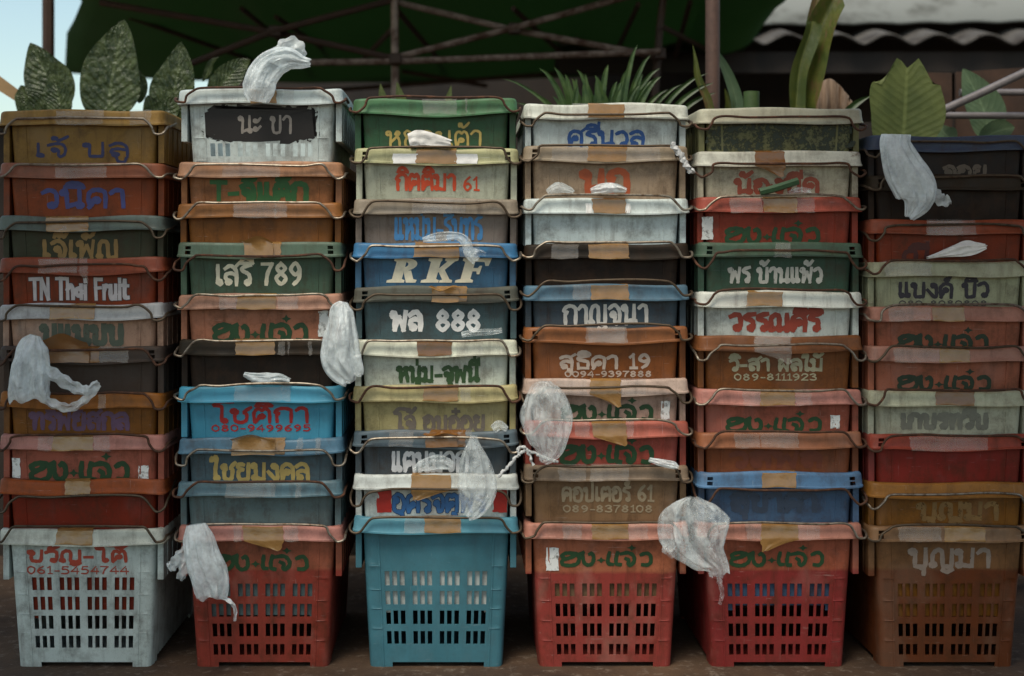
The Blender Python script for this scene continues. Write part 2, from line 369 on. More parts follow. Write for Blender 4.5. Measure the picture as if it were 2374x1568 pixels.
def body_mesh(H, slots=None, foot=.012):
    # front grid lines: slots in four groups of three, beads near the corners
    xs = set()
    sl_x = []
    for g in range(4):
        for k in range(3):
            c = (-.1005 + .067 * g) + (k - 1) * .0182
            sl_x.append((c - .0058, c + .0058)); xs |= {c - .0058, c + .0058}
    r = .016
    xs |= {-(HX - r), HX - r, -.139, .139, -.1345, .1345, -.134, .134, -.1385, .1385}
    fx = sorted(xs)
    sy = [-HY + .02 + i * (2 * HY - .04) / 40 for i in range(41)]
    pts, nf, nb = loop_pts(fx, HX, HY, r, sy, .0022)
    zs = {H - .006, H - .034, H - .075, foot, .0}
    slot_rows = []
    if slots:
        for lo, hi in slots: zs |= {lo, hi}; slot_rows.append((lo, hi))
    for z in range(1, 8):
        zz = H * z / 8
        if all(abs(zz - q) > .006 for q in zs) and not any(lo < zz < hi for lo, hi in slot_rows): zs.add(zz)
    ridge = set()
    if slots:
        for lo, hi in slots[1:] + [(slots[-1][1] + .022, 0)]:
            for d_ in (-.0112, -.0098, -.0084): zs.add(round(lo + d_, 5))
            ridge.add(round(lo - .0098, 5))
    zs = sorted(zs, reverse=True); rings = []
    for z in zs:
        tx, ty = taper((H - z) / H)
        rg = []
        for i, (x, y) in enumerate(pts):
            yy = y
            if i < nf and .1342 < abs(x) < .1387: yy -= .0016       # raised bead
            if i < nf and z in ridge and abs(x) > .136: yy -= .0013
            rg.append((x * tx, yy * ty, z))
        rings.append(rg)
    cells_x = {}
    for i in range(nf - 1):
        a, b = fx[i], fx[i + 1]
        cells_x[i] = any(abs(a - s) < 1e-6 and abs(b - t) < 1e-6 for s, t in sl_x)
    def hole(i, j):
        z1, z0 = zs[j], zs[j + 1]
        n = len(pts)
        if z1 <= foot + 1e-6:        # feet only at the corners
            x, y = pts[i]
            return not (abs(x) > .115 and abs(y) > HY - .06)
        if any(abs(z0 - lo) < 1e-6 and abs(z1 - hi) < 1e-6 for lo, hi in slot_rows):
            if i < nf - 1: return cells_x[i]
            if nb <= i < nb + nf - 1: return cells_x[nf - 2 - (i - nb)]
        return False
    vs, fs = loft(rings, hole)
    n = len(pts); jb = zs.index(foot)
    b0 = len(vs); vs += [v * 1.0 for v in vs[jb * n:(jb + 1) * n]]
    for v in vs[b0:]: v.z += .001; v.x *= .995; v.y *= .995
    fs.append(tuple(range(b0, b0 + n))[::-1])
    return mesh('body', vs, fs, angle=40)
def rim_mesh(H, style, seed, bh=.034):
    rr = random.Random(seed)
    hw, hy, r = .191, .283, .020
    base = [-.171, -.15, -.12, -.09, -.06, -.03, 0, .03, .06, .09, .12, .15, .171]
    wins = []
    if style == 1:
        for s in (-1, 1):
            for a, b in ((.112, .132), (.135, .155), (.158, .171)):
                wins.append(tuple(sorted((s * a, s * b))))
        base += [q for t in wins for q in t]
    fx = sorted(set(round(q, 4) for q in base))
    sy = [-hy + .03 + i * (2 * hy - .06) / 10 for i in range(11)]
    pts, nf, nb = loop_pts(fx, hw, hy, r, sy)
    ph = rr.uniform(0, 6); am = rr.uniform(.0010, .0034); sag = rr.uniform(-.001, .006)
    def ring(off, z, wob=0, s2=0):
        out = []
        for x, y in pts:
            kx = 1 + off / hw; ky = 1 + off / hy
            dz = wob * am * sin(x * 21 + ph + y * 9) - s2 * sag * max(0, 1 - (x / .19) ** 2)
            out.append((x * kx, y * ky, z + dz))
        return out
    # profile: body wall -> top land -> rounded outer edge -> hanging band -> returned lip
    prof = [(-.0205, H - .007, .6, 0), (-.016, H - .002, .8, 0), (-.010, H, 1, 0), (-.004, H - .0005, 1, 0), (-.001, H - .0035, 1, 0), (0, H - .007, 1, 0)]
    if style == 1:
        prof += [(.0003, H - .009, 1, .1), (.0006, H - .0165, 1, .3), (.001, H - .0195, 1, .4), (.0016, H - .0275, 1, .8)]
    else:
        prof += [(.0008, H - .018, 1, .4)]
    prof += [(.0022, H - bh + .005, 1, 1), (.0036, H - bh + .0035, 1, 1), (.0036, H - bh, 1, 1), (-.002, H - bh - .0005, 1, 1)]
    rings = [ring(*p) for p in prof]
    hole = None
    if style == 1:
        okx = set()
        for i in range(nf - 1):
            if any(abs(fx[i] - a) < 1e-3 and abs(fx[i + 1] - b) < 1e-3 for a, b in wins): okx.add(i)
        hole = lambda i, j: (j in (6, 8)) and ((i in okx) or (nb <= i < nb + nf - 1 and (nf - 2 - (i - nb)) in okx))
    vs, fs = loft(rings, hole)
    return mesh('rim', vs, fs, angle=50)
def skirt_mesh(H, s):
    vs, fs = [], []
    x0, x1 = (.1735, .1875) if s > 0 else (-.1875, -.1735)
    box(vs, fs, (x0, -HY + .010, H - .122), (x1, HY - .012, H - .03))
    for i in range(9):
        y = -HY + .05 + i * .055
        xa, xb = (.1876, .1896) if s > 0 else (-.1896, -.1876)
        box(vs, fs, (xa, y - .002, H - .118), (xb, y + .002, H - .035))
    return mesh('side_grip', vs, fs, smooth=False)
def wire_pts(H, dz, seed):
    rr = random.Random(seed); j = lambda s=.003: rr.uniform(-s, s)
    bow = rr.uniform(-.003, .005); tl_ = rr.uniform(-.0025, .0025); y = -.283 - .0115; d = dz
    e = rr.uniform(-.003, .004)
    q = [(.195, -.16, H - .02), (.197, -.23, H - .020 + min(0, d) * .6), (.198, -.272, H - .022 + d * .8), (.196, -.290, H - .029 + d * .9 + e),
         (.186 + j(), y, H - .034 + d + e), (.174 + j(), y, H - .032 + d + e), (.164 + j(.004), y, H - .018 + d), (.152 + j(.004), y, H - .004 + d + j()), (.134 + j(), y, H + d + .001)]
    l = [(-x + j(.002), yy, z + j(.0015)) for x, yy, z in reversed(q)]
    mid = [(.08 + j(.02), y, H + d + bow * .8 + tl_ + j(.002)), (j(.03), y - j(.001), H + d + bow + j(.0015)), (-.08 + j(.02), y, H + d + bow * .8 - tl_ + j(.002))]
    return catmull(q + mid + l, 4)
def strip(H, x0, x1, rr, lift, over=.02, bh=.034, flap=0, skew=0):
    """a tape strip that follows the rim from its top land down over the band; flap lifts its upper edge off"""
    hy = .283
    prof = [(hy - .020, H + lift), (hy - .006, H + lift), (hy + lift * .6, H - .003), (hy + lift + .0006, H - .012), (hy + lift + .0016, H - .023), (hy + lift + .0042, H - bh + .0035), (hy + lift + .0042, H - bh - .001)]
    if over < 0: prof = prof[3:]
    hang = rr.random() < .15 and not flap and over > 0 and lift > .001
    if hang: prof += [(hy + .0045, H - bh - .008), (hy + .004, H - bh - .016), (hy + .0045, H - bh - rr.uniform(.02, .03))]
    if flap: prof = [(hy + .016, H + flap), (hy + .011, H + flap * .55), (hy + .009, H + flap * .2), (hy + .008, H - .008), (hy + .009, H - .024), (hy + .0105, H - bh - .002)]
    hs = rr.choice((rr.uniform(0, .15), rr.uniform(.85, 1))); vs, fs = [], []; n = 10; s1, s2 = rr.uniform(-.007, .007), rr.uniform(-.004, .004); ph = rr.uniform(0, 6)
    for j, (y, z) in enumerate(prof):
        for i in range(n + 1):
            t = i / n; a0 = x0 + s1 * j / 6; a1 = x1 + s2 * j / 6
            zz = z; yy = y
            if flap:
                if j < 3: zz += -abs(t - .45) * flap * .9 * (1 - j / 3) + .004 * sin(7 * t + ph); yy += .004 * sin(9 * t + ph)
                a0 -= .006 * (j < 2); a1 += .0
            else:
                yy += .0005 * sin(11 * t + ph + j)
            if hang and j > 6: q_ = (j - 6) / 3.4; a0_, a1_ = a0 + (a1 - a0) * q_ * hs, a1 - (a1 - a0) * q_ * (1 - hs)
            else: a0_, a1_ = a0, a1
            jag = .0016 * sin(j * 2.7 + ph * 5) if i in (0, n) else 0
            zz += .0012 * sin(5 * t + ph) * (j > 4)
            vs.append(Vector((a0_ + (a1_ - a0_) * t + skew * j + jag, -yy, zz)))
    for j in range(len(prof) - 1):
        for i in range(n):
            b = j * (n + 1) + i; fs.append((b, b + n + 1, b + n + 2, b + 1))
    return vs, fs
CXV = [187, 602.5, 1010, 1406.5, 1810, 2208]
crates = []
def K(c, rt, body, lab, rim=None, dz=0, wk='wire', st=0, txt=(), tape=None, tk='tape', clear=(), low=None, marble=None, split=None, flap=0, flat=None, H=.33, slots=None, dirt=.95, stickers=(), dx=0, white=(), bottom=False, skew=0):
    rr = random.Random(c * 100 + rt)
    cxv = CXV[c] + dx
    if bottom: H = (1558 - rt) / 1000
    base = P(cxv, rt)[2] - H
    root = empty('plastic_crate', (P(cxv, 0)[0], .283 + rr.uniform(-.001, .001), base), lab, 'crate', 'stacked plastic fruit crates')
    root.rotation_euler = (0, 0 if bottom else radians(rr.uniform(-.22, .22)), radians(rr.uniform(-.22, .22)))
    bm_ = pm(body, low=low, split=H - (split or .11), dirt=dirt, marble=marble) if (low or marble) else pm(body, dirt=dirt)
    rm_ = pm(rim or body, dirt=dirt * .8, **({'marble': marble} if marble else {}))
    if slots is None and bottom: slots = [(.029, .055), (.073, .104), (.120, .151), (.168, .199)]
    key = ('body', round(H, 3), str(slots))
    if key not in M: M[key] = body_mesh(H, slots)
    b = link('body', M[key].copy(), bm_, root); solid(b, WT, -1, True)
    rm = link('rim', rim_mesh(H, st, rr.random()), rm_, root); solid(rm, .0022, -1, True)
    for sd_ in (-1, 1):
        key = ('skirt', round(H, 3), sd_)
        if key not in M: M[key] = skirt_mesh(H, sd_)
        bevel(link('side_grip', M[key].copy(), bm_, root), .0025)
    vs, fs = [], []; tube(vs, fs, wire_pts(H, dz / 1000, rr.random()), .0029, 8)
    link('wire_handle', mesh('wire_handle', vs, fs), M[wk], root)
    L = lambda vx: (vx - cxv) / 1000
    if tape:
        vs, fs = strip(H, L(tape[0]), L(tape[1]), rr, .0012, flap=flap / 1000, skew=skew)
        if flap:
            v2, f2 = strip(H, L(tape[0]) + .012, L(tape[1]) + .02, rr, .0012); n0 = len(vs); vs += v2; fs += [tuple(i + n0 for i in f) for f in f2]
        link('packing_tape', mesh('packing_tape', vs, fs), M[tk], root)
    for i, (x0, x1) in enumerate(clear):
        vs, fs = strip(H, L(x0), L(x1), rr, .0007 + .0002 * i); link('clear_tape', mesh('clear_tape', vs, fs), M['clear'], root)
    for x0, x1 in white:
        vs, fs = strip(H, L(x0), L(x1), rr, .0007, over=-1); link('white_tape', mesh('white_tape', vs, fs), M['white_tape'], root)
    def put(lx, lz, d):
        return Vector((lx, front_y(lz, H) - d, lz))
    for k, t in enumerate(txt):
        s, x0, x1, yt, yb, cc, wt = t[:7]; outl = t[7] if len(t) > 7 else None; wear = t[8] if len(t) > 8 else .22
        st_, wd = layout(s)
        sx = (x1 - x0) / 1000 / wd; sz = (yb - yt) / 1000
        if s[0].isdigit(): sz /= 1.12
        pw0 = 1.26 * wt * (sz if sx > sz else .35 * sz + .65 * sx)
        sx = (x1 - x0 - pw0 * 1000) / 1000 / wd; sz -= pw0
        zb = H - (yb - (5 if rt < 400 else 3.5 if rt < 700 else 2) - rt) / 1000 + pw0 / 2; xb = L(x0) + pw0 / 2
        vs, fs, mi = [], [], []; ph0 = rr.uniform(0, 6); sd0 = rr.random()
        for lay in ((1, 0) if outl else (0,)):
            rj = random.Random(sd0)
            for i, q in enumerate(st_):
                pw = pw0 * (1.0 if not lay else 1.4)
                pq = [(xb + (a[0] + rj.uniform(-.02, .02)) * sx, zb + (a[1] + rj.uniform(-.022, .022) + .015 * sin(a[0] * 1.3 + ph0)) * sz) for a in q]
                n0 = len(fs); ribbon(vs, fs, mi, pq, pw, put, i, .0009 if not lay else .0004)
                mi[n0:] = [lay] * (len(fs) - n0)
            if s == '@' and not lay:
                for (px, pz) in ((2.08, .42), (3.66, 1.36)):
                    n0 = len(vs); rx, rz = .26 * sx, .24 * sz
                    cx_, cz_ = xb + px * sx, zb + pz * sz
                    for a_ in range(8):
                        q_ = 1 if a_ % 2 == 0 else .48
                        vs.append(put(cx_ + rx * q_ * cos(a_ * pi / 4), cz_ + rz * q_ * sin(a_ * pi / 4), .0012))
                    fs.append(tuple(range(n0, n0 + 8))); mi.append(0)
        me = mesh('lettering', vs, fs, smooth=False, mi=mi)
        link('phone_number' if s[0].isdigit() and len(s) > 5 else 'lettering', me, [pt(cc, wear)] + ([pt(outl, .2)] if outl else []), root)
    if flat:
        flat(root, H, L, rt, put)
    for (x0, y0, x1, y1, mk) in stickers:
        vs, fs = [], []; n = 6
        for j in range(n + 1):
            for i in range(n + 1):
                vx = x0 + (x1 - x0) * i / n + rr.uniform(-1.2, 1.2); vy = y0 + (y1 - y0) * j / n + rr.uniform(-1, 1)
                vs.append(put(L(vx), H - (vy - rt) / 1000, .0013 + rr.uniform(0, .0006)))
        for j in range(n):
            for i in range(n):
                q = j * (n + 1) + i; fs.append((q, q + n + 1, q + n + 2, q + 1))
        link('sticker', mesh('sticker', vs, fs), mk, root)
    crates.append(root); return root

M['sticker'] = simple('worn_white_sticker', (222, 224, 222), .6, 0, .3, 90, .1, (120, 120, 116), .52, .66, 6)
M['redpatch'] = paint('red_patch_paint', (178, 40, 30), .45)
GRN, PK, PKR, PKL = (28, 66, 34), (186, 104, 98), (196, 130, 132), (160, 50, 48)
def pad(name, outline, mat, lift=.0004):
    def f(root, H, L, rt, put):
        vs = [put(L(x), H - (y - rt) / 1000, lift) for x, y in outline]
        link(name, mesh(name, vs, [tuple(range(len(vs)))[::-1]], smooth=False), mat, root)
    return f
M['greenmottle'] = paint('green_mottle_paint', (40, 50, 36), 1.25)
M['blackpatch'] = paint('black_patch_paint', (26, 20, 19), .3)
def blob(x0, x1, y0, y1, seed, n=56, rag=4):
    rr = random.Random(seed); o = []
    for i in range(n):
        a = 2 * pi * i / n; cx, cy = (x0 + x1) / 2, (y0 + y1) / 2
        sq = lambda v: math.copysign(abs(v) ** .42, v)
        o.append((cx + (x1 - x0) / 2 * sq(cos(a)) + rr.uniform(-rag, rag), cy - (y1 - y0) / 2 * sq(sin(a)) + rr.uniform(-rag, rag) * .6))
    return o
# RKF: bold slanted slab letters
STEM = [(0, 0), (.56, 0), (.56, .1), (.46, .15), (.46, .85), (.5, .9), (.48, 1), (.06, 1), (.06, .9), (.15, .85), (.15, .15), (0, .1)]
RKF = [(903, [STEM, [(.46, .5), (.68, .5), (.82, .15), (.94, .11), (.92, 0), (.62, 0), (.47, .4)]], 1),
       (983, [STEM, [(.44, .4), (.44, .56), (.66, .86), (.58, .9), (.58, 1), (1.0, 1), (1.0, .9), (.9, .86), (.64, .5)], [(.46, .55), (.62, .58), (.88, .14), (.98, .1), (.98, 0), (.58, 0), (.58, .1), (.66, .12), (.5, .4)]], 0),
       (1063, [STEM, [(.44, 1), (.96, 1), (.92, .68), (.82, .68), (.76, .84), (.44, .86)], [(.44, .6), (.6, .6), (.64, .69), (.72, .69), (.7, .34), (.62, .34), (.58, .46), (.44, .46)]], 0)]
def rkf(root, H, L, rt, put):
    vs, fs = [], []; n = 0
    for x, polys, bowl in RKF:
        q = lambda p: (L(x) + p[0] * .074 + (p[1] - .5) * .016, H - (659 - rt) / 1000 + .003 + p[1] * .057)
        for poly in polys:
            b = len(vs); n += 1
            for p in poly: vs.append(put(*q(p), .0009 + .00008 * n))
            fs.append(tuple(range(b, b + len(poly))))
        if bowl:
            b = len(vs); n += 1; k = 14
            for i in range(k + 1):
                a = -pi / 2 + pi * i / k
                vs.append(put(*q((.42 + .40 * cos(a), .74 + .26 * sin(a))), .0009 + .00008 * n)); vs.append(put(*q((.44 + .10 * cos(a), .74 + .10 * sin(a))), .0009 + .00008 * n))
            for i in range(k): fs.append((b + 2 * i, b + 2 * i + 2, b + 2 * i + 3, b + 2 * i + 1))
    link('lettering', mesh('lettering', vs, fs, smooth=False), pt((240, 232, 206), .3), root)
# first stack
S1 = 'in the far left stack'
K(0, 255, (150, 112, 66), 'ochre brown crate with blue lettering, topmost of the far left stack', rim=(166, 126, 78), dz=-22, wk='wire', txt=[('เจ้ บลู', 70, 300, 333, 370, (42, 48, 92), .15)], clear=[(130, 240), (300, 350)])
K(0, 378, (146, 66, 40), 'orange red crate with blue lettering under the ochre topmost crate', rim=(154, 88, 74), dz=-4, txt=[('วนิดา', 85, 293, 440, 490, (64, 70, 128), .17)], clear=[(125, 245)])
K(0, 502, (58, 70, 62), 'dark grey green crate with dull gold lettering between two red crates', rim=(92, 104, 98), dz=-14, wk='dwire', txt=[('เจ๊เพ็ญ', 88, 275, 558, 606, (142, 112, 62), .16)], clear=[(110, 200)], tape=(105, 205))
K(0, 598, (142, 54, 28), 'red orange crate with silver western lettering about fruit', rim=(150, 70, 56), dz=-20, wk='rust', txt=[('TN Thai Fruit', 60, 298, 650, 702, (196, 190, 192), .20, (74, 48, 44))], clear=[(90, 180)], tape=(185, 202), tk='clear')
K(0, 705, (180, 164, 160), 'dirty mauve white crate with faded grey green lettering behind a hanging bag', rim=(190, 186, 188), dz=-3, wk='dwire', txt=[('บ.แนบบ', 85, 290, 752, 806, (84, 92, 78), .22, None, .6)], tape=(118, 224), clear=[(165, 182)], low=(182, 140, 130), split=.03)
K(0, 805, (66, 64, 68), 'slate grey crate with loose brown tape flap and a plastic bag on its handle', dz=-4, wk='rust', st=1, tape=(102, 208), tk='tapedk', flap=30, clear=[(222, 300)])
K(0, 912, (140, 86, 40), 'ochre orange crate with faint purple lettering below the bag with trailing handles', rim=(160, 96, 44), dz=0, wk='rust', txt=[('ทรัพย์สกล', 60, 300, 958, 1004, (96, 70, 98), .2, None, .5)], clear=[(228, 245)])
K(0, 1010, (178, 96, 92), 'pink crate with green lettering and white sticker marks in the far left stack', rim=PKR, dz=1, wk='rust', txt=[('@', 58, 300, 1072, 1126, GRN, .19)], tape=(125, 215), clear=[(88, 128), (215, 252)], stickers=[(316, 1082, 340, 1118, M['sticker']), (22, 1065, 40, 1112, M['sticker'])])
K(0, 1113, (140, 40, 22), 'plain dark red crate with orange rim above the white basket', rim=(172, 80, 40), dz=-36, wk='dwire', tape=(150, 208))
K(0, 1228, (196, 202, 200), 'tall white slotted crate with red lettering, lowest of the far left stack', rim=(214, 212, 202), dz=8, wk='dwire', txt=[('ขวัญ-โต้', 55, 297, 1279, 1312, (170, 66, 46), .2, None, .5), ('061-5454744', 55, 297, 1318, 1339, (166, 70, 52), .15, None, .5)], tape=(135, 217), bottom=True, slots=[(.046, .075), (.091, .123), (.136, .168), (.183, .214)])
# second stack
K(1, 205, (206, 212, 212), 'white crate with pale writing on a black painted patch', dz=-1, wk='rust', txt=[('นะ ขา', 548, 678, 270, 314, (150, 142, 134), .12)], flat=pad('painted_patch', blob(468, 734, 243, 328, 3, n=120, rag=8), M['blackpatch']), tape=(578, 640), clear=[(660, 680)], slots=[(.047, .074), (.092, .122), (.138, .167), (.174, .204)], skew=.0)
K(1, 375, (170, 108, 80), 'peach orange crate with green lettering starting with a letter T', rim=(186, 132, 112), dz=-8, txt=[('T-จ๊แต๊ก', 482, 718, 424, 476, (40, 96, 44), .2)], clear=[(520, 650)])
K(1, 470, (148, 88, 46), 'plain orange brown crate with a bright silver wire handle', rim=(162, 104, 68), dz=-2, clear=[(545, 645), (640, 665)])
K(1, 562, (66, 88, 72), 'grey green crate with cream lettering and the number 789', rim=(84, 104, 88), dz=-29, wk='rust', st=1, txt=[('เสรี 789', 493, 705, 616, 668, (232, 226, 200), .15)], tape=(565, 634), flap=12, clear=[(640, 650)])
K(1, 682, (176, 112, 100), 'dusty pink crate with green lettering right above the plain black crate', rim=(190, 138, 128), dz=-1, txt=[('@', 487, 718, 752, 803, GRN, .19)], tape=(553, 640), clear=[(505, 553), (640, 690)], stickers=[(736, 722, 760, 782, M['sticker'])])
K(1, 788, (30, 23, 17), 'plain blackish brown crate with scraped front in the second stack', rim=(40, 32, 24), dz=-1, wk='wire', st=0, tape=(543, 634), clear=[(645, 658), (665, 672), (712, 720)], dirt=.9)
K(1, 895, (62, 140, 176), 'sky blue crate with red lettering and a phone number', rim=(66, 148, 186), dz=2, txt=[('โชติกา', 485, 720, 947, 987, (156, 24, 22), .165), ('080-9499695', 485, 720, 988, 1006, (164, 34, 36), .17)], clear=[(545, 655), (650, 672)], dirt=.3)
K(1, 1018, (66, 90, 104), 'steel blue crate with gold lettering under the sky blue crate', rim=(74, 116, 146), dz=-24, txt=[('ไชยมงคล', 482, 720, 1076, 1122, (190, 164, 96), .17)], tape=(540, 640), flap=9, clear=[(690, 700), (730, 742)])
K(1, 1118, (82, 106, 114), 'plain grey blue crate with a rusty wire handle', rim=(84, 120, 138), dz=1, wk='rust', clear=[(530, 640), (690, 700)])
K(1, 1220, (162, 88, 78), 'tall salmon red slotted crate with a white bag over its left corner', rim=PKR, dz=3, txt=[('@', 488, 718, 1290, 1333, GRN, .18)], tape=(560, 655), clear=[(540, 560), (655, 690)], low=(150, 58, 58), split=.105, bottom=True)
# third stack
K(2, 230, (52, 88, 62), 'bottle green crate with thin gold lettering behind a paper scrap', rim=(74, 116, 80), dz=2, wk='rust', txt=[('หยอนต้า', 893, 1123, 305, 347, (196, 172, 96), .11)], clear=[(978, 1060), (1078, 1086)])
K(2, 345, (186, 184, 168), 'pale grey crate with orange red lettering ending in 61', rim=(190, 184, 150), dz=0, st=1, wk='dwire', txt=[('กิตติมา', 912, 1060, 405, 448, (206, 74, 34), .16), ('61', 1070, 1112, 412, 448, (206, 74, 34), .13)], tape=(965, 1055), clear=[], white=[(908, 966), (1054, 1106)])
K(2, 460, (130, 114, 110), 'mauve grey crate with light blue lettering above the royal blue crate', rim=(150, 134, 124), dz=-9, wk='dwire', txt=[('แหม่ม-รินทร์', 910, 1122, 506, 562, (74, 140, 196), .15)], tape=(960, 1080), tk='clear', clear=[(985, 1050)])
K(2, 562, (56, 98, 134), 'royal blue crate with big cream slab letters', rim=(58, 118, 170), dz=-10, flat=rkf, tape=(965, 1065), clear=[(1065, 1110)], dirt=.75)
K(2, 665, (66, 92, 102), 'dark teal crate with white lettering and the number 888', rim=(84, 86, 78), dz=-18, wk='dwire', st=1, txt=[('พล', 900, 985, 722, 775, (246, 244, 240), .19), ('888', 1006, 1120, 720, 776, (240, 240, 238), .17)], tape=(1000, 1062), flap=-6, dirt=.9)
K(2, 790, (204, 206, 196), 'white crate with streaky dark green lettering in the third stack', rim=(226, 222, 206), dz=1, txt=[('หนุ่ม-จุฬนี่'.replace('ฬ', 'พ'), 918, 1117, 850, 893, (50, 82, 46), .2, None, .6)], tape=(965, 1050), tk='tapedk', clear=[(1060, 1120)])
K(2, 895, (176, 160, 124), 'pale yellow crate with faded grey lettering', rim=(186, 170, 134), dz=0, wk='rust', txt=[('โจ้ อบอ๋อย', 910, 1130, 965, 1007, (112, 102, 92), .18, None, .5)], tape=(985, 1065), clear=[(1066, 1090)])
K(2, 1000, (70, 80, 86), 'charcoal crate with silver lettering half covered by torn tape', rim=(84, 98, 106), dz=-18, wk='wire', st=1, txt=[('แตนมจก', 903, 1090, 1050, 1102, (214, 214, 216), .15)], tape=(988, 1060), tk='tapedk', white=[], clear=[(905, 960), (1040, 1095)], flap=-8)
K(2, 1100, (206, 206, 204), 'white crate with red stripes and blue lettering', rim=(214, 214, 212), dz=-36, wk='dwire', txt=[('อุดรจตุพร', 905, 1130, 1148, 1196, (52, 104, 160), .15, (40, 56, 86))], tape=(955, 1045), clear=[(1050, 1140)], stickers=[(872, 1137, 906, 1192, M['redpatch']), (1142, 1132, 1176, 1192, M['redpatch'])])
K(2, 1200, (62, 116, 136), 'tall teal blue slotted crate, lowest of the third stack', rim=(78, 142, 168), dz=0, wk='dwire', tape=(985, 1068), clear=[(940, 985), (1060, 1070)], bottom=True, slots=[(.055, .086), (.102, .135), (.149, .181), (.194, .228)], dirt=.3)
# fourth stack
K(3, 240, (206, 212, 214), 'white crate with blue lettering, topmost of the fourth stack', rim=(222, 220, 210), dz=-24, wk='dwire', txt=[('ศรีนวล', 1315, 1503, 304, 346, (38, 84, 150), .16)], tape=(1365, 1450), clear=[(1330, 1365), (1450, 1500)])
K(3, 340, (166, 140, 126), 'taupe crate with large orange letters and torn plastic scraps', rim=(164, 144, 130), dz=0, st=1, wk='dwire', txt=[('นก', 1345, 1470, 394, 456, (180, 86, 46), .2)], tape=(1365, 1455), clear=[(1283, 1365), (1455, 1530)])
K(3, 460, (206, 216, 220), 'plain bluish white crate without lettering in the fourth stack', rim=(216, 222, 222), dz=4, txt=[], tape=(1370, 1450), white=[(1358, 1372), (1450, 1462)])
K(3, 565, (28, 20, 14), 'plain dark brown crate under the plain white crate', rim=(36, 27, 20), dz=3, tape=(1363, 1456), clear=[(1280, 1340)], dirt=.8)
K(3, 660, (62, 76, 86), 'navy slate crate with silver lettering and a bright blue rim', rim=(72, 108, 134), dz=7, wk='dwire', txt=[('กาญจนา', 1303, 1510, 708, 760, (214, 212, 206), .15)], tape=(1370, 1455), clear=[(1330, 1370)])
K(3, 760, (146, 82, 50), 'reddish brown crate with silver lettering ending in 19 and a phone number', rim=(150, 90, 62), dz=5, st=1, wk='dwire', txt=[('สุธิดา 19', 1295, 1517, 826, 861, (190, 172, 158), .18), ('0094-9397888', 1310, 1517, 863, 879, (180, 160, 146), .18)], tape=(1360, 1452), tk='clear', clear=[(1362, 1450)])
K(3, 880, (178, 146, 140), 'pale pink crate with green lettering behind a bag at its left end', rim=(200, 170, 164), dz=-18, wk='dwire', txt=[('@', 1300, 1522, 940, 985, GRN, .19)], tape=(1370, 1440), clear=[(1290, 1360), (1440, 1500)], stickers=[(1536, 932, 1556, 975, M['sticker'])])
K(3, 978, (166, 74, 76), 'strong pink red crate with green lettering in the fourth stack', rim=(196, 104, 104), dz=3, txt=[('@', 1296, 1522, 1034, 1084, GRN, .19)], tape=(1370, 1450), clear=[(1330, 1366), (1450, 1470)])
K(3, 1080, (132, 100, 82), 'taupe brown crate with beige lettering ending in 61 and a phone number', rim=(142, 118, 106), dz=0, st=1, wk='dwire', txt=[('คอปเตอร์ 61', 1300, 1520, 1132, 1170, (150, 134, 108), .16, None, .45), ('089-8378108', 1305, 1518, 1176, 1195, (152, 136, 110), .16, None, .45)], tape=(1370, 1458), tk='clear', clear=[(1290, 1360)], stickers=[])
K(3, 1215, (178, 102, 88), 'tall pinkish red slotted crate with a white price sticker', rim=(198, 132, 128), dz=4, wk='dwire', txt=[('@', 1297, 1520, 1283, 1323, GRN, .18)], tape=(1370, 1455), clear=[(1300, 1350), (1455, 1500)], low=(156, 62, 68), split=.118, bottom=True, stickers=[(1267, 1274, 1296, 1328, M['sticker'])])
# fifth stack
K(4, 250, (96, 104, 84), 'pale rimmed crate with a mottled green front, topmost of the fifth stack', rim=(190, 182, 166), dz=-22, wk='rust', dirt=.7, low=(124, 120, 88), split=.034, marble=None, flat=pad('painted_patch', blob(1640, 1985, 282, 352, 8, rag=6), M['greenmottle']))
K(4, 350, (190, 178, 162), 'marbled grey white crate with red brown lettering and a green strip', rim=(206, 200, 190), dz=-30, wk='rust', txt=[('น้องบีค', 1705, 1910, 415, 456, (150, 70, 48), .2)], marble=((120, 106, 92), .56), tape=(1752, 1818), tk='tapedk')
K(4, 458, (154, 58, 52), 'bright red crate with green lettering and a white strip sticker at its left', rim=(184, 88, 88), dz=1, txt=[('@', 1683, 1912, 528, 572, GRN, .19)], tape=(1770, 1850), clear=[(1690, 1770), (1850, 1890)], stickers=[(1632, 502, 1658, 555, M['sticker'])])
K(4, 562, (52, 78, 64), 'dark green crate with silver lettering in two words in the fifth stack', rim=(70, 92, 76), dz=-24, wk='rust', st=1, txt=[('พร บ้านแพ้ว', 1690, 1915, 622, 662, (186, 186, 178), .18, None, .5)], clear=[(1800, 1830)])
K(4, 675, (206, 208, 204), 'white crate with brownish red lettering in the fifth stack', rim=(222, 220, 214), dz=2, wk='rust', txt=[('วรรณศิริ', 1690, 1913, 728, 776, (154, 62, 44), .2, None, .45)], tape=(1735, 1815), clear=[(1660, 1735)])
K(4, 780, (128, 74, 44), 'chocolate brown crate with greenish silver lettering and a phone number', rim=(134, 80, 56), dz=-20, txt=[('วิ-สา ผลไม้', 1692, 1917, 833, 866, (164, 160, 132), .19, None, .45), ('089-8111923', 1705, 1902, 869, 887, (160, 154, 126), .16, None, .45)], tape=(1750, 1835), tk='clear', clear=[(1752, 1832)])
K(4, 905, (174, 92, 88), 'pink crate with green lettering and a white sticker right below the chocolate brown crate', rim=PKR, dz=2, txt=[('@', 1685, 1915, 970, 1010, GRN, .19)], tape=(1765, 1845), clear=[(1720, 1765), (1845, 1880)], stickers=[(1930, 965, 1952, 996, M['sticker'])])
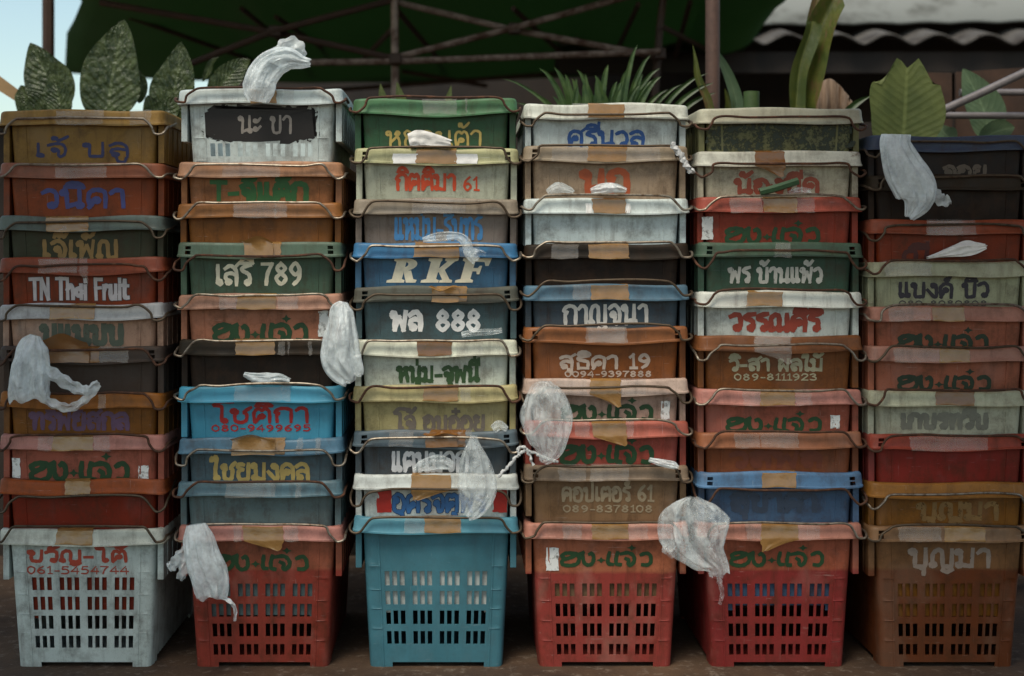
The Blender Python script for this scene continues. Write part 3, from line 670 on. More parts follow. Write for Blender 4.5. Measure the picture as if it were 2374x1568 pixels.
K(4, 1003, (140, 74, 54), 'dusty brick pink crate with dull brown lettering', rim=(160, 98, 80), dz=2, wk='rust', txt=[('วสพล', 1690, 1920, 1048, 1092, (112, 54, 32), .24)], tape=(1760, 1850), tk='clear', clear=[(1700, 1760)])
K(4, 1095, (60, 90, 126), 'cobalt blue crate with faint dark lettering and a slotted rim', rim=(74, 116, 160), dz=-38, wk='rust', st=1, txt=[('สุขาดา', 1690, 1905, 1145, 1196, (54, 68, 88), .22, None, .6)], tape=(1765, 1845))
K(4, 1215, (166, 86, 76), 'tall deep red slotted crate with pink rim, lowest of the fifth stack', rim=(194, 128, 124), dz=3, txt=[('@', 1693, 1920, 1283, 1323, GRN, .18)], tape=(1767, 1850), clear=[(1725, 1767), (1850, 1900)], low=(146, 48, 58), split=.112, bottom=True)
# sixth stack
K(5, 315, (40, 40, 46), 'navy black crate under a draped bag, topmost of the far right stack', rim=(58, 72, 96), dz=-14, wk='dwire', txt=[('จอย', 2190, 2300, 385, 420, (96, 84, 72), .2, None, .7)], dirt=.8)
K(5, 405, (30, 22, 16), 'plain dark brown crate second from the top of the far right stack', rim=(48, 38, 30), dz=-4, wk='dwire', st=1, dirt=.8)
K(5, 510, (142, 54, 34), 'orange red crate with dark lettering and a white tissue', rim=(160, 74, 58), dz=-14, wk='dwire', txt=[('ณี', 2092, 2170, 580, 622, (74, 22, 14), .2)], tape=(2150, 2230), tk='clear', clear=[(2150, 2260)])
K(5, 605, (166, 164, 140), 'pale olive grey crate with black lettering in two words', rim=(178, 174, 152), dz=2, wk='rust', txt=[('แบงค์ บิว', 2085, 2305, 657, 697, (46, 42, 52), .17), ('080-2345678'.replace('2345678', '8080808'), 2090, 2300, 700, 716, (80, 76, 72), .16)], clear=[(2050, 2160)])
K(5, 710, (168, 94, 84), 'pink crate with dark green lettering under the olive grey crate', rim=(180, 122, 118), dz=2, txt=[('@', 2085, 2305, 776, 822, (30, 48, 30), .19)], tape=(2160, 2235), clear=[(2060, 2160)])
K(5, 805, (168, 96, 86), 'dull pink crate with dark green lettering above the faded grey lettering crate', rim=(178, 124, 120), dz=2, wk='dwire', txt=[('@', 2085, 2310, 872, 914, (30, 48, 30), .19)], tape=(2180, 2250), clear=[(2070, 2180)])
K(5, 905, (176, 172, 156), 'grey white crate with blurred grey lettering in the far right stack', rim=(186, 182, 162), dz=2, wk='rust', txt=[('เกษรทวีบ'.replace('ษ', 'บ'), 2090, 2305, 960, 1002, (120, 120, 108), .24, None, .6)], tape=(2170, 2260), tk='tapedk')
K(5, 1010, (142, 40, 42), 'plain crimson crate with a round notch in its rim tape', rim=(164, 66, 62), dz=0, wk='rust', st=1, clear=[(2105, 2290)])
K(5, 1120, (138, 86, 34), 'ochre brown crate with worn off lettering in the far right stack', rim=(156, 102, 54), dz=-25, txt=[('บุญมา', 2130, 2330, 1168, 1215, (128, 96, 52), .2, None, .8)])
K(5, 1220, (124, 84, 62), 'tall brown slotted crate with pale ghost lettering, lowest of the far right stack', rim=(142, 104, 84), dz=0, wk='dwire', st=1, txt=[('บุญมา', 2110, 2310, 1275, 1325, (140, 124, 112), .17, None, .55)], tape=(2190, 2285), clear=[(2080, 2180)], low=(108, 54, 34), split=.105, bottom=True)

# ---------------------------------------------------------------- plastic bags and scraps
def an_c(a, k): return (cos(a) * k, sin(a) * k)
def bag(name, label, path, mat, y=-.03, seed=1, folds=7, amp=.22, seg=72, n=44, group='thin plastic bags tied to the handles', cat='bag', extra=()):
    """path: view points (vx, vy, half width, half depth) along the bag's middle, from knot to mouth"""
    rr = random.Random(seed); org = P(path[0][0], path[0][1], y)
    cp = catmull([(p[0], p[1], p[2]) for p in path], n // (len(path) - 1) + 2); dp = catmull([(p[3], 0, 0) for p in path], n // (len(path) - 1) + 2)
    vs, fs = [], []; N = len(cp); ph = [rr.uniform(0, 6.28) for _ in range(6)]
    for i, p in enumerate(cp):
        t = i / (N - 1); a = cp[max(i - 1, 0)]; b = cp[min(i + 1, N - 1)]
        d = Vector((b.x - a.x, b.y - a.y)); d = d.normalized() if d.length else Vector((0, 1))
        nx, ny = d.y, -d.x
        for k in range(seg):
            an = 2 * pi * k / seg
            f = 1 + amp * (.5 + .5 * t) * (.6 * sin(folds * an + ph[0] + 1.5 * t) + .35 * sin((folds * 2 + 1) * an + ph[1] - 3 * t) + .3 * sin(3 * an + ph[2] + 5 * t))
            q = Vector((cos(an) * 1.7, sin(an) * 1.7, t * 3.2)) + Vector((seed * 3.1, 0, 0))
            rg = 1 - 2.2 * abs(noise.noise(Vector((an_c(an, 2.6)[0], an_c(an, 2.6)[1], t * 1.6 + seed))))
            rg2 = 1 - 2.2 * abs(noise.noise(Vector((an_c(an, 5)[0], an_c(an, 5)[1], t * 4.5 + seed * 2))))
            f += amp * 1.1 * noise.noise(q * 1.3) + amp * .85 * rg + amp * .45 * rg2 - amp * .5
            cw = max(p.z, .6) * cos(an) * (1 + .25 * (f - 1)); cd = max(dp[i].x, .6) * sin(an) * f
            along = (6 * noise.noise(Vector((cos(an) * 2, sin(an) * 2, seed + 7))) * t * min(1, p.z / 20)) + (4 * sin(5 * an + ph[4])) * t * t * min(1, p.z / 25)
            v = P(p.x + nx * cw + d.x * along, p.y + ny * cw + d.y * along, y) - org
            v.y += cd / 1000
            vs.append(v)
    for i in range(N - 1):
        for k in range(seg):
            k2 = (k + 1) % seg; fs.append((i * seg + k, (i + 1) * seg + k, (i + 1) * seg + k2, i * seg + k2))
    o = link(name, mesh(name, vs, fs, angle=70), mat, None, org)
    tag(o, label, cat, group)
    for nm, pts, wd, ys in extra:
        e = catmull([tuple(q) for q in pts], 7); v2, f2 = [], []; m = len(e)
        for i, q in enumerate(e):
            a = e[max(i - 1, 0)]; b = e[min(i + 1, m - 1)]; d = Vector((b.x - a.x, b.y - a.y)).normalized()
            ww = wd * (1 - .45 * abs(i / (m - 1) - .3)) * (1 + .15 * sin(i * 1.3))
            for k in range(5):
                u = (k - 2) / 2
                v = P(q.x - d.y * ww * u, q.y + d.x * ww * u, y) - org; v.y += ys / 1000 - .006 * (1 - u * u) * cos(i * .5 + k) - .004 * (k % 2)
                v2.append(v)
        for i in range(m - 1):
            for k in range(4): f2.append((i * 5 + k, (i + 1) * 5 + k, (i + 1) * 5 + k + 1, i * 5 + k + 1))
        link(nm, mesh(nm, v2, f2, angle=80), mat, o)
    return o
bag('plastic_bag', 'white plastic bag twisted upward over the rim of the white topmost crate', [(597, 236, 24, 8), (600, 210, 36, 16), (608, 178, 36, 18), (632, 148, 32, 20), (668, 136, 26, 18), (700, 144, 15, 10), (719, 146, 9, 6)], M['bag'], y=-.035, seed=2, amp=.34, folds=4,
    extra=[('bag_handle', [(612, 168), (612, 140), (616, 124)], 13, 0), ('bag_handle', [(640, 150), (652, 122), (672, 104), (690, 112), (694, 134)], 22, 4)])
bag('plastic_bag', 'white plastic bag with two long trailing handles beside the brown tape flap', [(82, 778, 12, 6), (76, 800, 32, 18), (74, 836, 40, 26), (70, 876, 44, 30), (68, 905, 44, 26), (70, 928, 44, 18)], M['bag'], y=-.05, seed=5, amp=.3, folds=5,
    extra=[('bag_handle', [(95, 845), (130, 870), (170, 895), (205, 905), (232, 888)], 15, -8), ('bag_handle', [(95, 920), (130, 938), (165, 945), (200, 925), (226, 900)], 11, -4)])
bag('plastic_bag', 'pale plastic bag hanging in the gap between the second and third stack', [(797, 700, 10, 7), (793, 718, 26, 14), (792, 752, 33, 22), (790, 795, 42, 28), (792, 835, 46, 28), (812, 868, 34, 20), (820, 880, 24, 12)], M['bag'], y=-.055, seed=7, amp=.26, folds=5)
bag('plastic_bag', 'translucent bag bulging at the left end of the pale pink crate', [(1262, 884, 14, 8), (1262, 902, 36, 18), (1266, 935, 52, 28), (1268, 968, 58, 32), (1270, 1005, 52, 30), (1272, 1038, 38, 24), (1266, 1060, 22, 14), (1258, 1073, 8, 6)], M['bagthin'], y=-.055, seed=9, amp=.3, folds=6)
bag('plastic_bag', 'cloudy plastic bag hanging in front of the red striped white crate', [(1098, 1010, 7, 6), (1098, 1028, 14, 10), (1100, 1062, 32, 20), (1104, 1105, 43, 26), (1106, 1140, 44, 26), (1096, 1172, 34, 20), (1082, 1196, 18, 10)], M['bagthin'], y=-.055, seed=12, amp=.28, folds=6)
bag('plastic_bag', 'torn white bag draped over the corner of a salmon red slotted crate', [(455, 1216, 22, 8), (460, 1248, 34, 14), (468, 1290, 38, 20), (482, 1330, 42, 22), (490, 1362, 40, 20), (492, 1386, 34, 14)], M['bag'], y=-.045, seed=15, amp=.3, folds=5,
    extra=[('bag_handle', [(436, 1275), (416, 1294), (400, 1312), (390, 1318)], 15, 6), ('bag_handle', [(436, 1300), (424, 1326), (414, 1346)], 13, 6), ('bag_handle', [(510, 1382), (534, 1394), (546, 1412), (545, 1438)], 5, -4)])
bag('plastic_bag', 'round translucent bag between the cobalt blue and taupe brown crates', [(1606, 1152, 12, 8), (1606, 1170, 46, 20), (1608, 1205, 76, 36), (1618, 1245, 74, 40), (1640, 1285, 48, 30), (1662, 1310, 26, 16), (1668, 1334, 22, 10)], M['bagthin'], y=-.065, seed=19, amp=.42, folds=7,
    extra=[('bag_handle', [(1548, 1250), (1552, 1275), (1566, 1282)], 17, -6), ('bag_handle', [(1664, 1330), (1668, 1350), (1674, 1375), (1668, 1400)], 6, -4)])
bag('plastic_bag', 'long white bag draped over the navy topmost crate of the far right stack', [(2078, 312, 34, 8), (2078, 340, 36, 12), (2096, 390, 46, 20), (2122, 440, 48, 24), (2126, 470, 34, 20), (2108, 505, 12, 8)], M['bag'], y=-.045, seed=23, amp=.28, folds=5,
    extra=[('bag_handle', [(2150, 430), (2172, 456), (2190, 466), (2202, 462)], 16, 2)])
bag('plastic_scrap', 'thin wisp of torn clear plastic over the royal blue crate', [(980, 556, 5, 3), (1015, 550, 11, 6), (1060, 548, 9, 5), (1080, 562, 11, 6), (1088, 588, 12, 6), (1104, 606, 10, 4)], M['bagthin'], y=-.035, seed=31, amp=.4, group='scraps of plastic and paper caught on the rims', cat='plastic scrap', n=20, seg=22,
    extra=[('torn_strip', [(1088, 592), (1104, 584), (1126, 590)], 8, 0)])
def scrap(label, pts, mat=None, y=-.02, seed=1, dep=9, n=18, name='plastic_scrap'):
    return bag(name, label, [(p[0], p[1], p[2], dep) for p in pts], mat or M['bag'], y=y, seed=seed, amp=.5, folds=4, seg=26, n=n, group='scraps of plastic and paper caught on the rims', cat='plastic scrap' if name == 'plastic_scrap' else 'paper scrap')
scrap('crumpled white plastic lying on the sky blue crate rim', [(566, 868, 5), (592, 876, 11), (622, 878, 13), (650, 876, 9), (672, 882, 5)], y=-.004, seed=41)
scrap('folded grey white paper stuck across the bottle green crate front', [(948, 327, 16), (975, 322, 19), (1005, 326, 16), (1045, 334, 10)], M['paper'], y=-.002, seed=42, dep=5, name='paper_scrap')
scrap('wrinkled plastic film below the large orange letters', [(1370, 444, 7), (1395, 438, 11), (1425, 436, 10), (1452, 442, 5)], y=-.004, seed=43)
scrap('smear of torn film at the left of the large orange letters', [(1268, 446, 6), (1292, 436, 12), (1318, 440, 8), (1330, 446, 4)], M['bagthin'], y=.004, seed=44, dep=4)
scrap('grey white tatter beside the number 888', [(1070, 776, 6), (1095, 772, 8), (1130, 770, 7), (1164, 766, 6)], M['bagthin'], y=-.004, seed=45, dep=6)
scrap('white tissue cone lying on the olive grey crate rim', [(2150, 598, 3), (2190, 588, 9), (2235, 578, 17), (2262, 576, 13), (2285, 572, 6)], M['paper'], y=-.006, seed=46, dep=7, name='paper_scrap')
scrap('white wisp on the right handle end of the taupe brown crate', [(1505, 1066, 5), (1530, 1072, 8), (1558, 1078, 9), (1572, 1084, 4)], M['bag'], y=-.02, seed=47, dep=6)
scrap('white tatter tucked above the green strip on the marbled crate', [(1826, 448, 4), (1850, 442, 8), (1880, 444, 6)], M['bagthin'], y=-.004, seed=48, dep=5)
scrap('torn flakes of clear film over the silver lettering of the charcoal crate', [(960, 1090, 6), (985, 1078, 14), (1020, 1072, 16), (1050, 1080, 9)], M['bagthin'], y=.000, seed=49, dep=5)
scrap('small grey tuft on the pale yellow crate beside its lettering', [(1142, 996, 10), (1158, 986, 11), (1176, 996, 6)], M['bagthin'], y=.002, seed=50, dep=4)
M['greenstrip'] = simple('green_plastic_strip', (52, 84, 54), .5)
vs, fs = [], []; tube(vs, fs, catmull([P(1762, 446, -.012), P(1800, 436, -.014), P(1850, 420, -.012)], 5), .009, 6)
tag(link('plastic_strip', mesh('plastic_strip', [v - P(1762, 446, -.012) for v in vs], fs), M['greenstrip'], None, P(1762, 446, -.012)), 'dark green plastic strip lying slanted on the bright red crate rim', 'strip')
M['rope'] = simple('white_plastic_twine', (206, 208, 208), .6, 0, .35, 120, .5)
def twine(label, pts, r, y=-.03, name='twine'):
    p = [P(q[0], q[1], y + (q[2] if len(q) > 2 else 0)) for q in pts]; o = p[0]; vs, fs = [], []
    c = catmull([q - o for q in p], 8); c = [q + Vector((.0016 * sin(i * 1.4), .0016 * cos(i * 1.4), .0012 * sin(i * 2.1))) for i, q in enumerate(c)]
    tube(vs, fs, c, [r * (1 + .3 * sin(i * 2.2)) for i in range(len(c))], 7)
    return tag(link(name, mesh(name, vs, fs), M['rope'], None, o), label, 'twine', 'white twine tied to the handles')
twine('knotted white twine end hanging at the right of the taupe crate', [(1558, 335), (1568, 348), (1580, 362), (1588, 378), (1598, 392), (1606, 398)], .0065)
twine('white twine stretched from the red striped crate to a translucent bag', [(1155, 1106), (1180, 1080), (1205, 1052), (1225, 1046), (1260, 1060), (1294, 1072)], .0036, y=-.03)
twine('short white twine loop by the charcoal crate handle', [(1205, 1052), (1200, 1042), (1212, 1036), (1222, 1044), (1236, 1078)], .003, y=-.031)

# ---------------------------------------------------------------- ground
k = NT('packed_earth'); v = k.coord()
c_ = k.mix(k.ramp(k.noise(v, 3, 8, .7), .35, .7), lin((50, 35, 24)), lin((92, 70, 50)))
c_ = k.mix(k.ramp(k.noise(v, 40, 6, .7), .55, .75), c_, lin((128, 116, 104))); k.l(c_, k.b.inputs['Base Color'])
k.b.inputs['Roughness'].default_value = .8; k.bump(k.noise(v, 55, 8, .7), .6, .006)
n = 60; vs, fs = [], []
gx = lambda i: math.copysign(abs((i / n) * 2 - 1) ** 3.5 * 900, i / n - .5)
for j in range(n + 1):
    for i in range(n + 1): vs.append((gx(i), gx(j), 0))
for j in range(n):
    for i in range(n): fs.append((j * (n + 1) + i, j * (n + 1) + i + 1, (j + 1) * (n + 1) + i + 1, (j + 1) * (n + 1) + i))
struct(link('ground', mesh('ground', vs, fs), k.m))

# ---------------------------------------------------------------- behind the stacks: shed, wall, tent, pipes
M['darkwood'] = simple('dark_timber', (40, 29, 21), .8, 0, .5, 6, .4, (24, 17, 12), .35, .65, 6, (1, 1, .2))
M['roof'] = simple('weathered_cement_sheet', (128, 130, 126), .85, 0, .3, 2.2, .3, (80, 80, 74), .47, .60, 9)
M['canvas'] = film('dark_green_canvas', (72, 100, 68), .0, .7, .6, .0, 6)
M['pipe'] = simple('grimy_steel_pipe', (132, 112, 100), .5, .35, .5, 25, .2, (72, 46, 32), .42, .62, 6)
M['brownpole'] = simple('brown_painted_pole', (92, 68, 58), .6, .1, .3, 40, .2)
M['dark_pipe'] = simple('rusty_brown_pipe', (60, 38, 24), .65, .2, .4, 20, .2)
# low plank fence added behind the stacks to darken the gaps
o0 = P(1081, 593, 1.25); o0.z = 0
backdrop = empty('plank_backdrop', o0, 'low dark timber fence added behind the stacks to darken the gaps', 'backdrop')
vs, fs = [], []
x0, x1 = P(-500, 0, 1.25)[0], P(3000, 0, 1.25)[0]; ztop = P(0, 268, 1.25)[2]; rr = random.Random(4); x = x0
while x < x1:
    ww = rr.uniform(.10, .15); box(vs, fs, (x, -.012, 0), (x + ww - .001, .012 + rr.uniform(0, .003), ztop - rr.uniform(0, .03))); x += ww
link('plank_panel', mesh('plank_panel', vs, fs, smooth=False), M['darkwood'], backdrop)
for z in (.3, 1.1):
    vs, fs = [], []; box(vs, fs, (x0, .017, z), (x1, .06, z + .08)); link('rail', mesh('rail', vs, fs, smooth=False), M['darkwood'], backdrop)
# shed with a corrugated roof
YS = 4.2
a = P(1180, 593, YS); shed = empty('market_shed', (a.x, YS, 0), 'dark market shed with a pale corrugated roof behind the plants', 'shed')
xl, xr = P(505, 0, YS)[0] - a.x, P(3300, 0, YS)[0] - a.x
zt = P(0, 100, YS)[2]
vs, fs = [], []; box(vs, fs, (xl, 0, 0), (xr, .12, zt + .5)); link('wall', mesh('wall', vs, fs, smooth=False), M['darkwood'], shed)  # dark wall stands in for the unlit interior under the roof
YE = 3.3
zE = P(0, 100, YE)[2]; xa, xb = P(1290, 0, YE)[0] - a.x, P(3200, 0, YE)[0] - a.x
def corr(x0, x1, y0, z0, ln, pitch, amp, wl, sl):
    vs, fs = [], []; nx = int((x1 - x0) / wl * 14); ny = 6
    for j in range(ny + 1):
        for i in range(nx + 1):
            x = x0 + (x1 - x0) * i / nx; t = j / ny
            z = z0 + sl * (x - x0) + amp * (.5 - .5 * cos(2 * pi * x / wl)) ** .7 + math.sin(pitch) * ln * t
            vs.append((x, y0 - YS + math.cos(pitch) * ln * t, z))
    for j in range(ny):
        for i in range(nx): q = j * (nx + 1) + i; fs.append((q, q + 1, q + nx + 2, q + nx + 1))
    return mesh('roof', vs, fs, angle=60)
M['roof_lip'] = simple('old_cement_lip', (84, 80, 76), .85, 0, .3, 6, .3, (52, 46, 42), .45, .6, 7)
ro = link('roof_lip', corr(xa, xb, YE, zE - .012, .34, radians(14), .048, .235, .0), M['roof_lip'], shed); solid(ro, .010, 1)
r2 = link('roof', corr(xa + .05, xb, YE + .20, zE + .100, 2.6, radians(36), .007, .235, .012), M['roof'], shed); solid(r2, .014, 1)
vs, fs = [], []; box(vs, fs, (xa, YE - YS + .08, zE - .13), (xb, YE - YS + .14, zE - .03)); link('eave_beam', mesh('eave_beam', vs, fs, smooth=False), M['darkwood'], shed)
# unseen sheet roofs on posts, added overhead to shade both ends of the stacks
M['shade_sheet'] = film('amber_shade_sheet', (176, 104, 48), .0, .7, .6, .0, 5)  # amber so the added roofs pass warm light to the stack ends
for nm, x0_, x1_, ya, yb, za, zb_ in (('added_shade_roof', .50, 3.4, -2.7, -.12, 2.35, 2.12), ('added_shade_roof', -3.2, -1.0, -2.5, -.3, 2.45, 2.25)):
    vs, fs = [], []; N_ = 12
    for j in range(N_ + 1):
        for i in range(N_ + 1):
            u, v_ = i / N_, j / N_; vs.append((x0_ + (x1_ - x0_) * u, ya + (yb - ya) * v_, za + (zb_ - za) * v_ - .05 * sin(pi * u) * sin(pi * v_)))
    for j in range(N_):
        for i in range(N_): q = j * (N_ + 1) + i; fs.append((q, q + 1, q + N_ + 2, q + N_ + 1))
    ar = struct(link(nm, mesh(nm, vs, fs), M['shade_sheet'])); solid(ar, .004, 0)
    for px_, py_, pz_ in ((x1_ if x0_ > 0 else x0_, ya, za), (x1_ if x0_ > 0 else x0_, yb, zb_)):
        bar('post', [(px_, py_, 0), (px_, py_, pz_)], .02, M['dark_pipe'], ar)
# tent
YT = 1.9
org = P(917, 593, YT); org.z = 0
tent = empty('canopy_tent', org, 'dark green canopy tent on a rusty scissor truss frame', 'tent')
def tb(name, pts, r, mat):
    bar(name, [P(*p) for p in pts], r, mat, tent, origin=org)
def mm(px, y): return px / 1000 * (D + y) / D / 2
def sky_pt(vx, vy, y): return P(vx, vy, y)
can = [[(100, -160, 1.3), (500, -260, 1.3), (917, -300, 1.3), (1400, -280, 1.3), (1762, -60, 1.6), (1830, -10, 2.0)],
       [(190, 8, 2.3), (520, -60, 2.3), (917, -90, 2.3), (1350, -80, 2.3), (1640, -20, 2.4), (1797, 22, 2.5)],
       [(155, 72, 3.0), (500, 70, 3.1), (917, 60, 3.2), (1330, 58, 3.2), (1600, 70, 3.2), (1752, 84, 3.1)],
       [(150, 168, 3.6), (500, 190, 3.7), (917, 190, 3.8), (1320, 185, 3.8), (1560, 160, 3.8), (1712, 136, 3.7)]]
vs, fs = [], []
def blerp(u, v):
    a = v * (len(can) - 1); j = min(int(a), len(can) - 2); fa = a - j
    b = u * (len(can[0]) - 1); i = min(int(b), len(can[0]) - 2); fb = b - i
    q = [P(*can[j][i]) * (1 - fb) + P(*can[j][i + 1]) * fb, P(*can[j + 1][i]) * (1 - fb) + P(*can[j + 1][i + 1]) * fb]
    return q[0] * (1 - fa) + q[1] * fa
NU, NV = 40, 18
for j in range(NV + 1):
    for i in range(NU + 1):
        p = blerp(i / NU, j / NV); p.z -= .07 * abs(sin(pi * i / NU * 5)) * sin(pi * j / NV) ** .5 - .02 * noise.noise(p * 2.2); vs.append(p - org)
for j in range(NV):
    for i in range(NU): q = j * (NU + 1) + i; fs.append((q, q + 1, q + NU + 2, q + NU + 1))
cv = link('canopy_fabric', mesh('canopy_fabric', vs, fs, angle=60), M['canvas'], tent); solid(cv, .004, 0)
tb('pole', [(917, 260, YT), (914, -60, YT)], .015, M['pipe']); 
g = P(917, 260, YT); bar('pole_foot', [(g.x, YT, 0), g], .013, M['dark_pipe'], tent, origin=org)
tb('pole', [(1517, 240, YT + .05), (1530, 60, YT + .05), (1545, -60, YT + .05)], .014, M['dark_pipe'])
tb('pole', [(112, 1100, YT), (112, -60, YT)], .023, M['dark_pipe'])
tb('cross_bar', [(925, 132, YT), (1195, 64, YT - .02), (1470, -12, YT)], .0125, M['pipe'])
tb('cross_bar', [(905, 2, YT + .03), (1190, 70, YT + .03), (1530, 132, YT + .03)], .0125, M['pipe'])
tb('cross_bar', [(905, 134, YT + .03), (640, 76, YT + .03), (232, 6, YT + .03)], .0125, M['dark_pipe'])
tb('cross_bar', [(912, 0, YT), (636, 72, YT - .02), (380, 172, YT)], .0125, M['dark_pipe'])
tb('rail', [(650, 146, YT - .03), (917, 143, YT - .03), (1530, 120, YT - .03)], .0125, M['pipe'])
for pts in ([(917, 20, YT), (1010, 130, 3.4), (1030, 150, 3.7)], [(917, 60, YT), (840, 140, 3.4)], [(1530, 60, YT), (1650, 120, 3.5)], [(560, 20, 2.4), (720, 150, 3.6)], [(300, 40, 2.5), (640, 160, 3.6)], [(1190, 20, 2.2), (1330, 150, 3.7)], [(1480, 10, 2.2), (1420, 140, 3.7)], [(640, 40, 2.5), (760, 120, 3.4)], [(1600, 5, 2.2), (1560, 150, 3.6)]):
    tb('roof_rib', pts, .011, M['dark_pipe'])
tb('rail', [(700, 215, 3.6), (1300, 170, 3.6), (1500, 150, 3.6)], .011, M['dark_pipe'])
tb('rail', [(930, 165, 3.6), (1130, 200, 3.6)], .011, M['dark_pipe'])
for c0 in ((917, 138, YT - .03), (1192, 68, YT), (638, 74, YT), (1528, 126, YT)):
    p = P(*c0) - org; vs, fs = [], []; box(vs, fs, (p.x - .022, p.y - .028, p.z - .02), (p.x + .022, p.y + .02, p.z + .02))
    bevel(link('bracket', mesh('bracket', vs, fs, smooth=False), M['dark_pipe'], tent), .006)
# brown pole close behind the fourth and fifth stacks
p0 = P(1652, 593, .75); pz = empty('brown_pole', (p0.x, .75, 0), 'brown painted pole rising behind the fourth and fifth stacks', 'pole')
bar('shaft', [(p0.x, .75, 0), (p0.x, .75, 1.75), (p0.x - .004, .75, 2.6)], .0205, M['brownpole'], pz, 14, origin=(p0.x, .75, 0))
vs, fs = [], []; box(vs, fs, (-.09, -.09, .002), (.09, .09, .012)); bevel(link('base_plate', mesh('base_plate', vs, fs, smooth=False), M['dark_pipe'], pz), .003)
# grey pipes and boards at the right
M['galv'] = simple('dull_grey_pipe', (118, 112, 112), .5, .3, .3, 30, .1)
po = P(2300, 200, .7)
def gp(label, pts, r):
    q = [P(*t) for t in pts]; vs, fs = [], []; tube(vs, fs, [t - q[0] for t in q], r, 12)
    return tag(link('steel_pipe', mesh('steel_pipe', vs, fs), M['galv'], None, q[0]), label, 'pipe', 'loose steel pipes at the right edge')
gp('grey steel pipe slanting up to the right edge over the leaves', [(2158, 268, .62), (2270, 218, .64), (2520, 100, .7)], .0115)
gp('horizontal grey pipe just above the navy topmost crate', [(2190, 268, .72), (2600, 270, .72)], .010)
gp('short horizontal grey pipe behind the slanting pipe', [(2225, 215, .9), (2600, 214, .9)], .0105)
M['board'] = simple('brown_cardboard', (66, 44, 30), .85, 0, .3, 8, .3, (40, 26, 17), .4, .7)
for i, (pts, y, lab) in enumerate((([(2090, 300), (2090, 168), (2205, 170), (2210, 300)], 1.0, 'brown cardboard sheet behind the broad notched leaf'), ([(2210, 300), (2215, 168), (2480, 150), (2480, 300)], 1.08, 'weathered board leaning behind the grey pipes'))):
    o = P(*pts[0], y); o2 = Vector((o.x, y, 0)); q = [P(*t, y) - o2 for t in pts]; q[0].z = 0; q[3].z = 0
    b = link('board', mesh('board', q, [(0, 3, 2, 1)], smooth=False), M['board'], None, o2); solid(b, .012, 0); tag(b, lab, 'board')
# corrugated cardboard offcut behind the torn leaf
q0 = P(1880, 260, .72); vs, fs = [], []
oc = [(1858, 250), (1898, 200), (1922, 180), (1938, 188), (1962, 215), (1975, 250)]
NX = 16
for j in range(2):
    for i in range(NX + 1):
        t = i / NX; xx = 1862 + t * 112; top = 250 - 68 * max(0, 1 - abs((xx - 1922) / 62) ** 1.5); vy = top if j == 0 else 262
        v = P(xx, vy, .72 + .01 * sin(i * 2.2)) - q0; vs.append(v)
for i in range(NX): fs.append((i, NX + 1 + i, NX + 2 + i, i + 1))
M['cardpale'] = simple('pale_cardboard', (150, 130, 112), .85, 0, .3, 20, .3, (104, 78, 56), .4, .65, 5, (1, 1, .25))
vs += [Vector((v.x, v.y, -q0.z + .01)) for v in vs[NX + 1:]]
for i in range(NX): fs.append((NX + 1 + i, 2 * NX + 2 + i, 2 * NX + 3 + i, NX + 2 + i))
o = link('cardboard', mesh('cardboard', vs, fs, angle=30), M['cardpale'], None, q0); solid(o, .006, 0); tag(o, 'pale peaked cardboard offcut beside the tall scarred leaf', 'cardboard')
# beige awning edge at the far left
M['beige'] = simple('beige_awning_cloth', (150, 122, 84), .8, 0, .25, 12, .2)
q = [P(-160, 60, 1.0), P(100, 252, .9), P(100, 275, .9), P(-160, 110, 1.0)]; q2 = [P(-160, 90, 2.2), P(80, 262, 2.2)]
vs = [q[0], q[1], q[2], q[3], q2[0], q2[1]]; o0 = Vector((q[1].x, q[1].y, 0))
aw = empty('awning', o0, 'beige sloping awning at the far left edge against the sky', 'awning')
b = link('cloth', mesh('cloth', [v - o0 for v in vs], [(0, 3, 2, 1), (0, 1, 5, 4)], smooth=False), M['beige'], aw); solid(b, .006, 0)
bar('post', [(o0.x - .03, o0.y + .03, 0), (o0.x - .03, o0.y + .03, q[2].z + .02)], .015, M['dark_pipe'], aw, origin=o0)

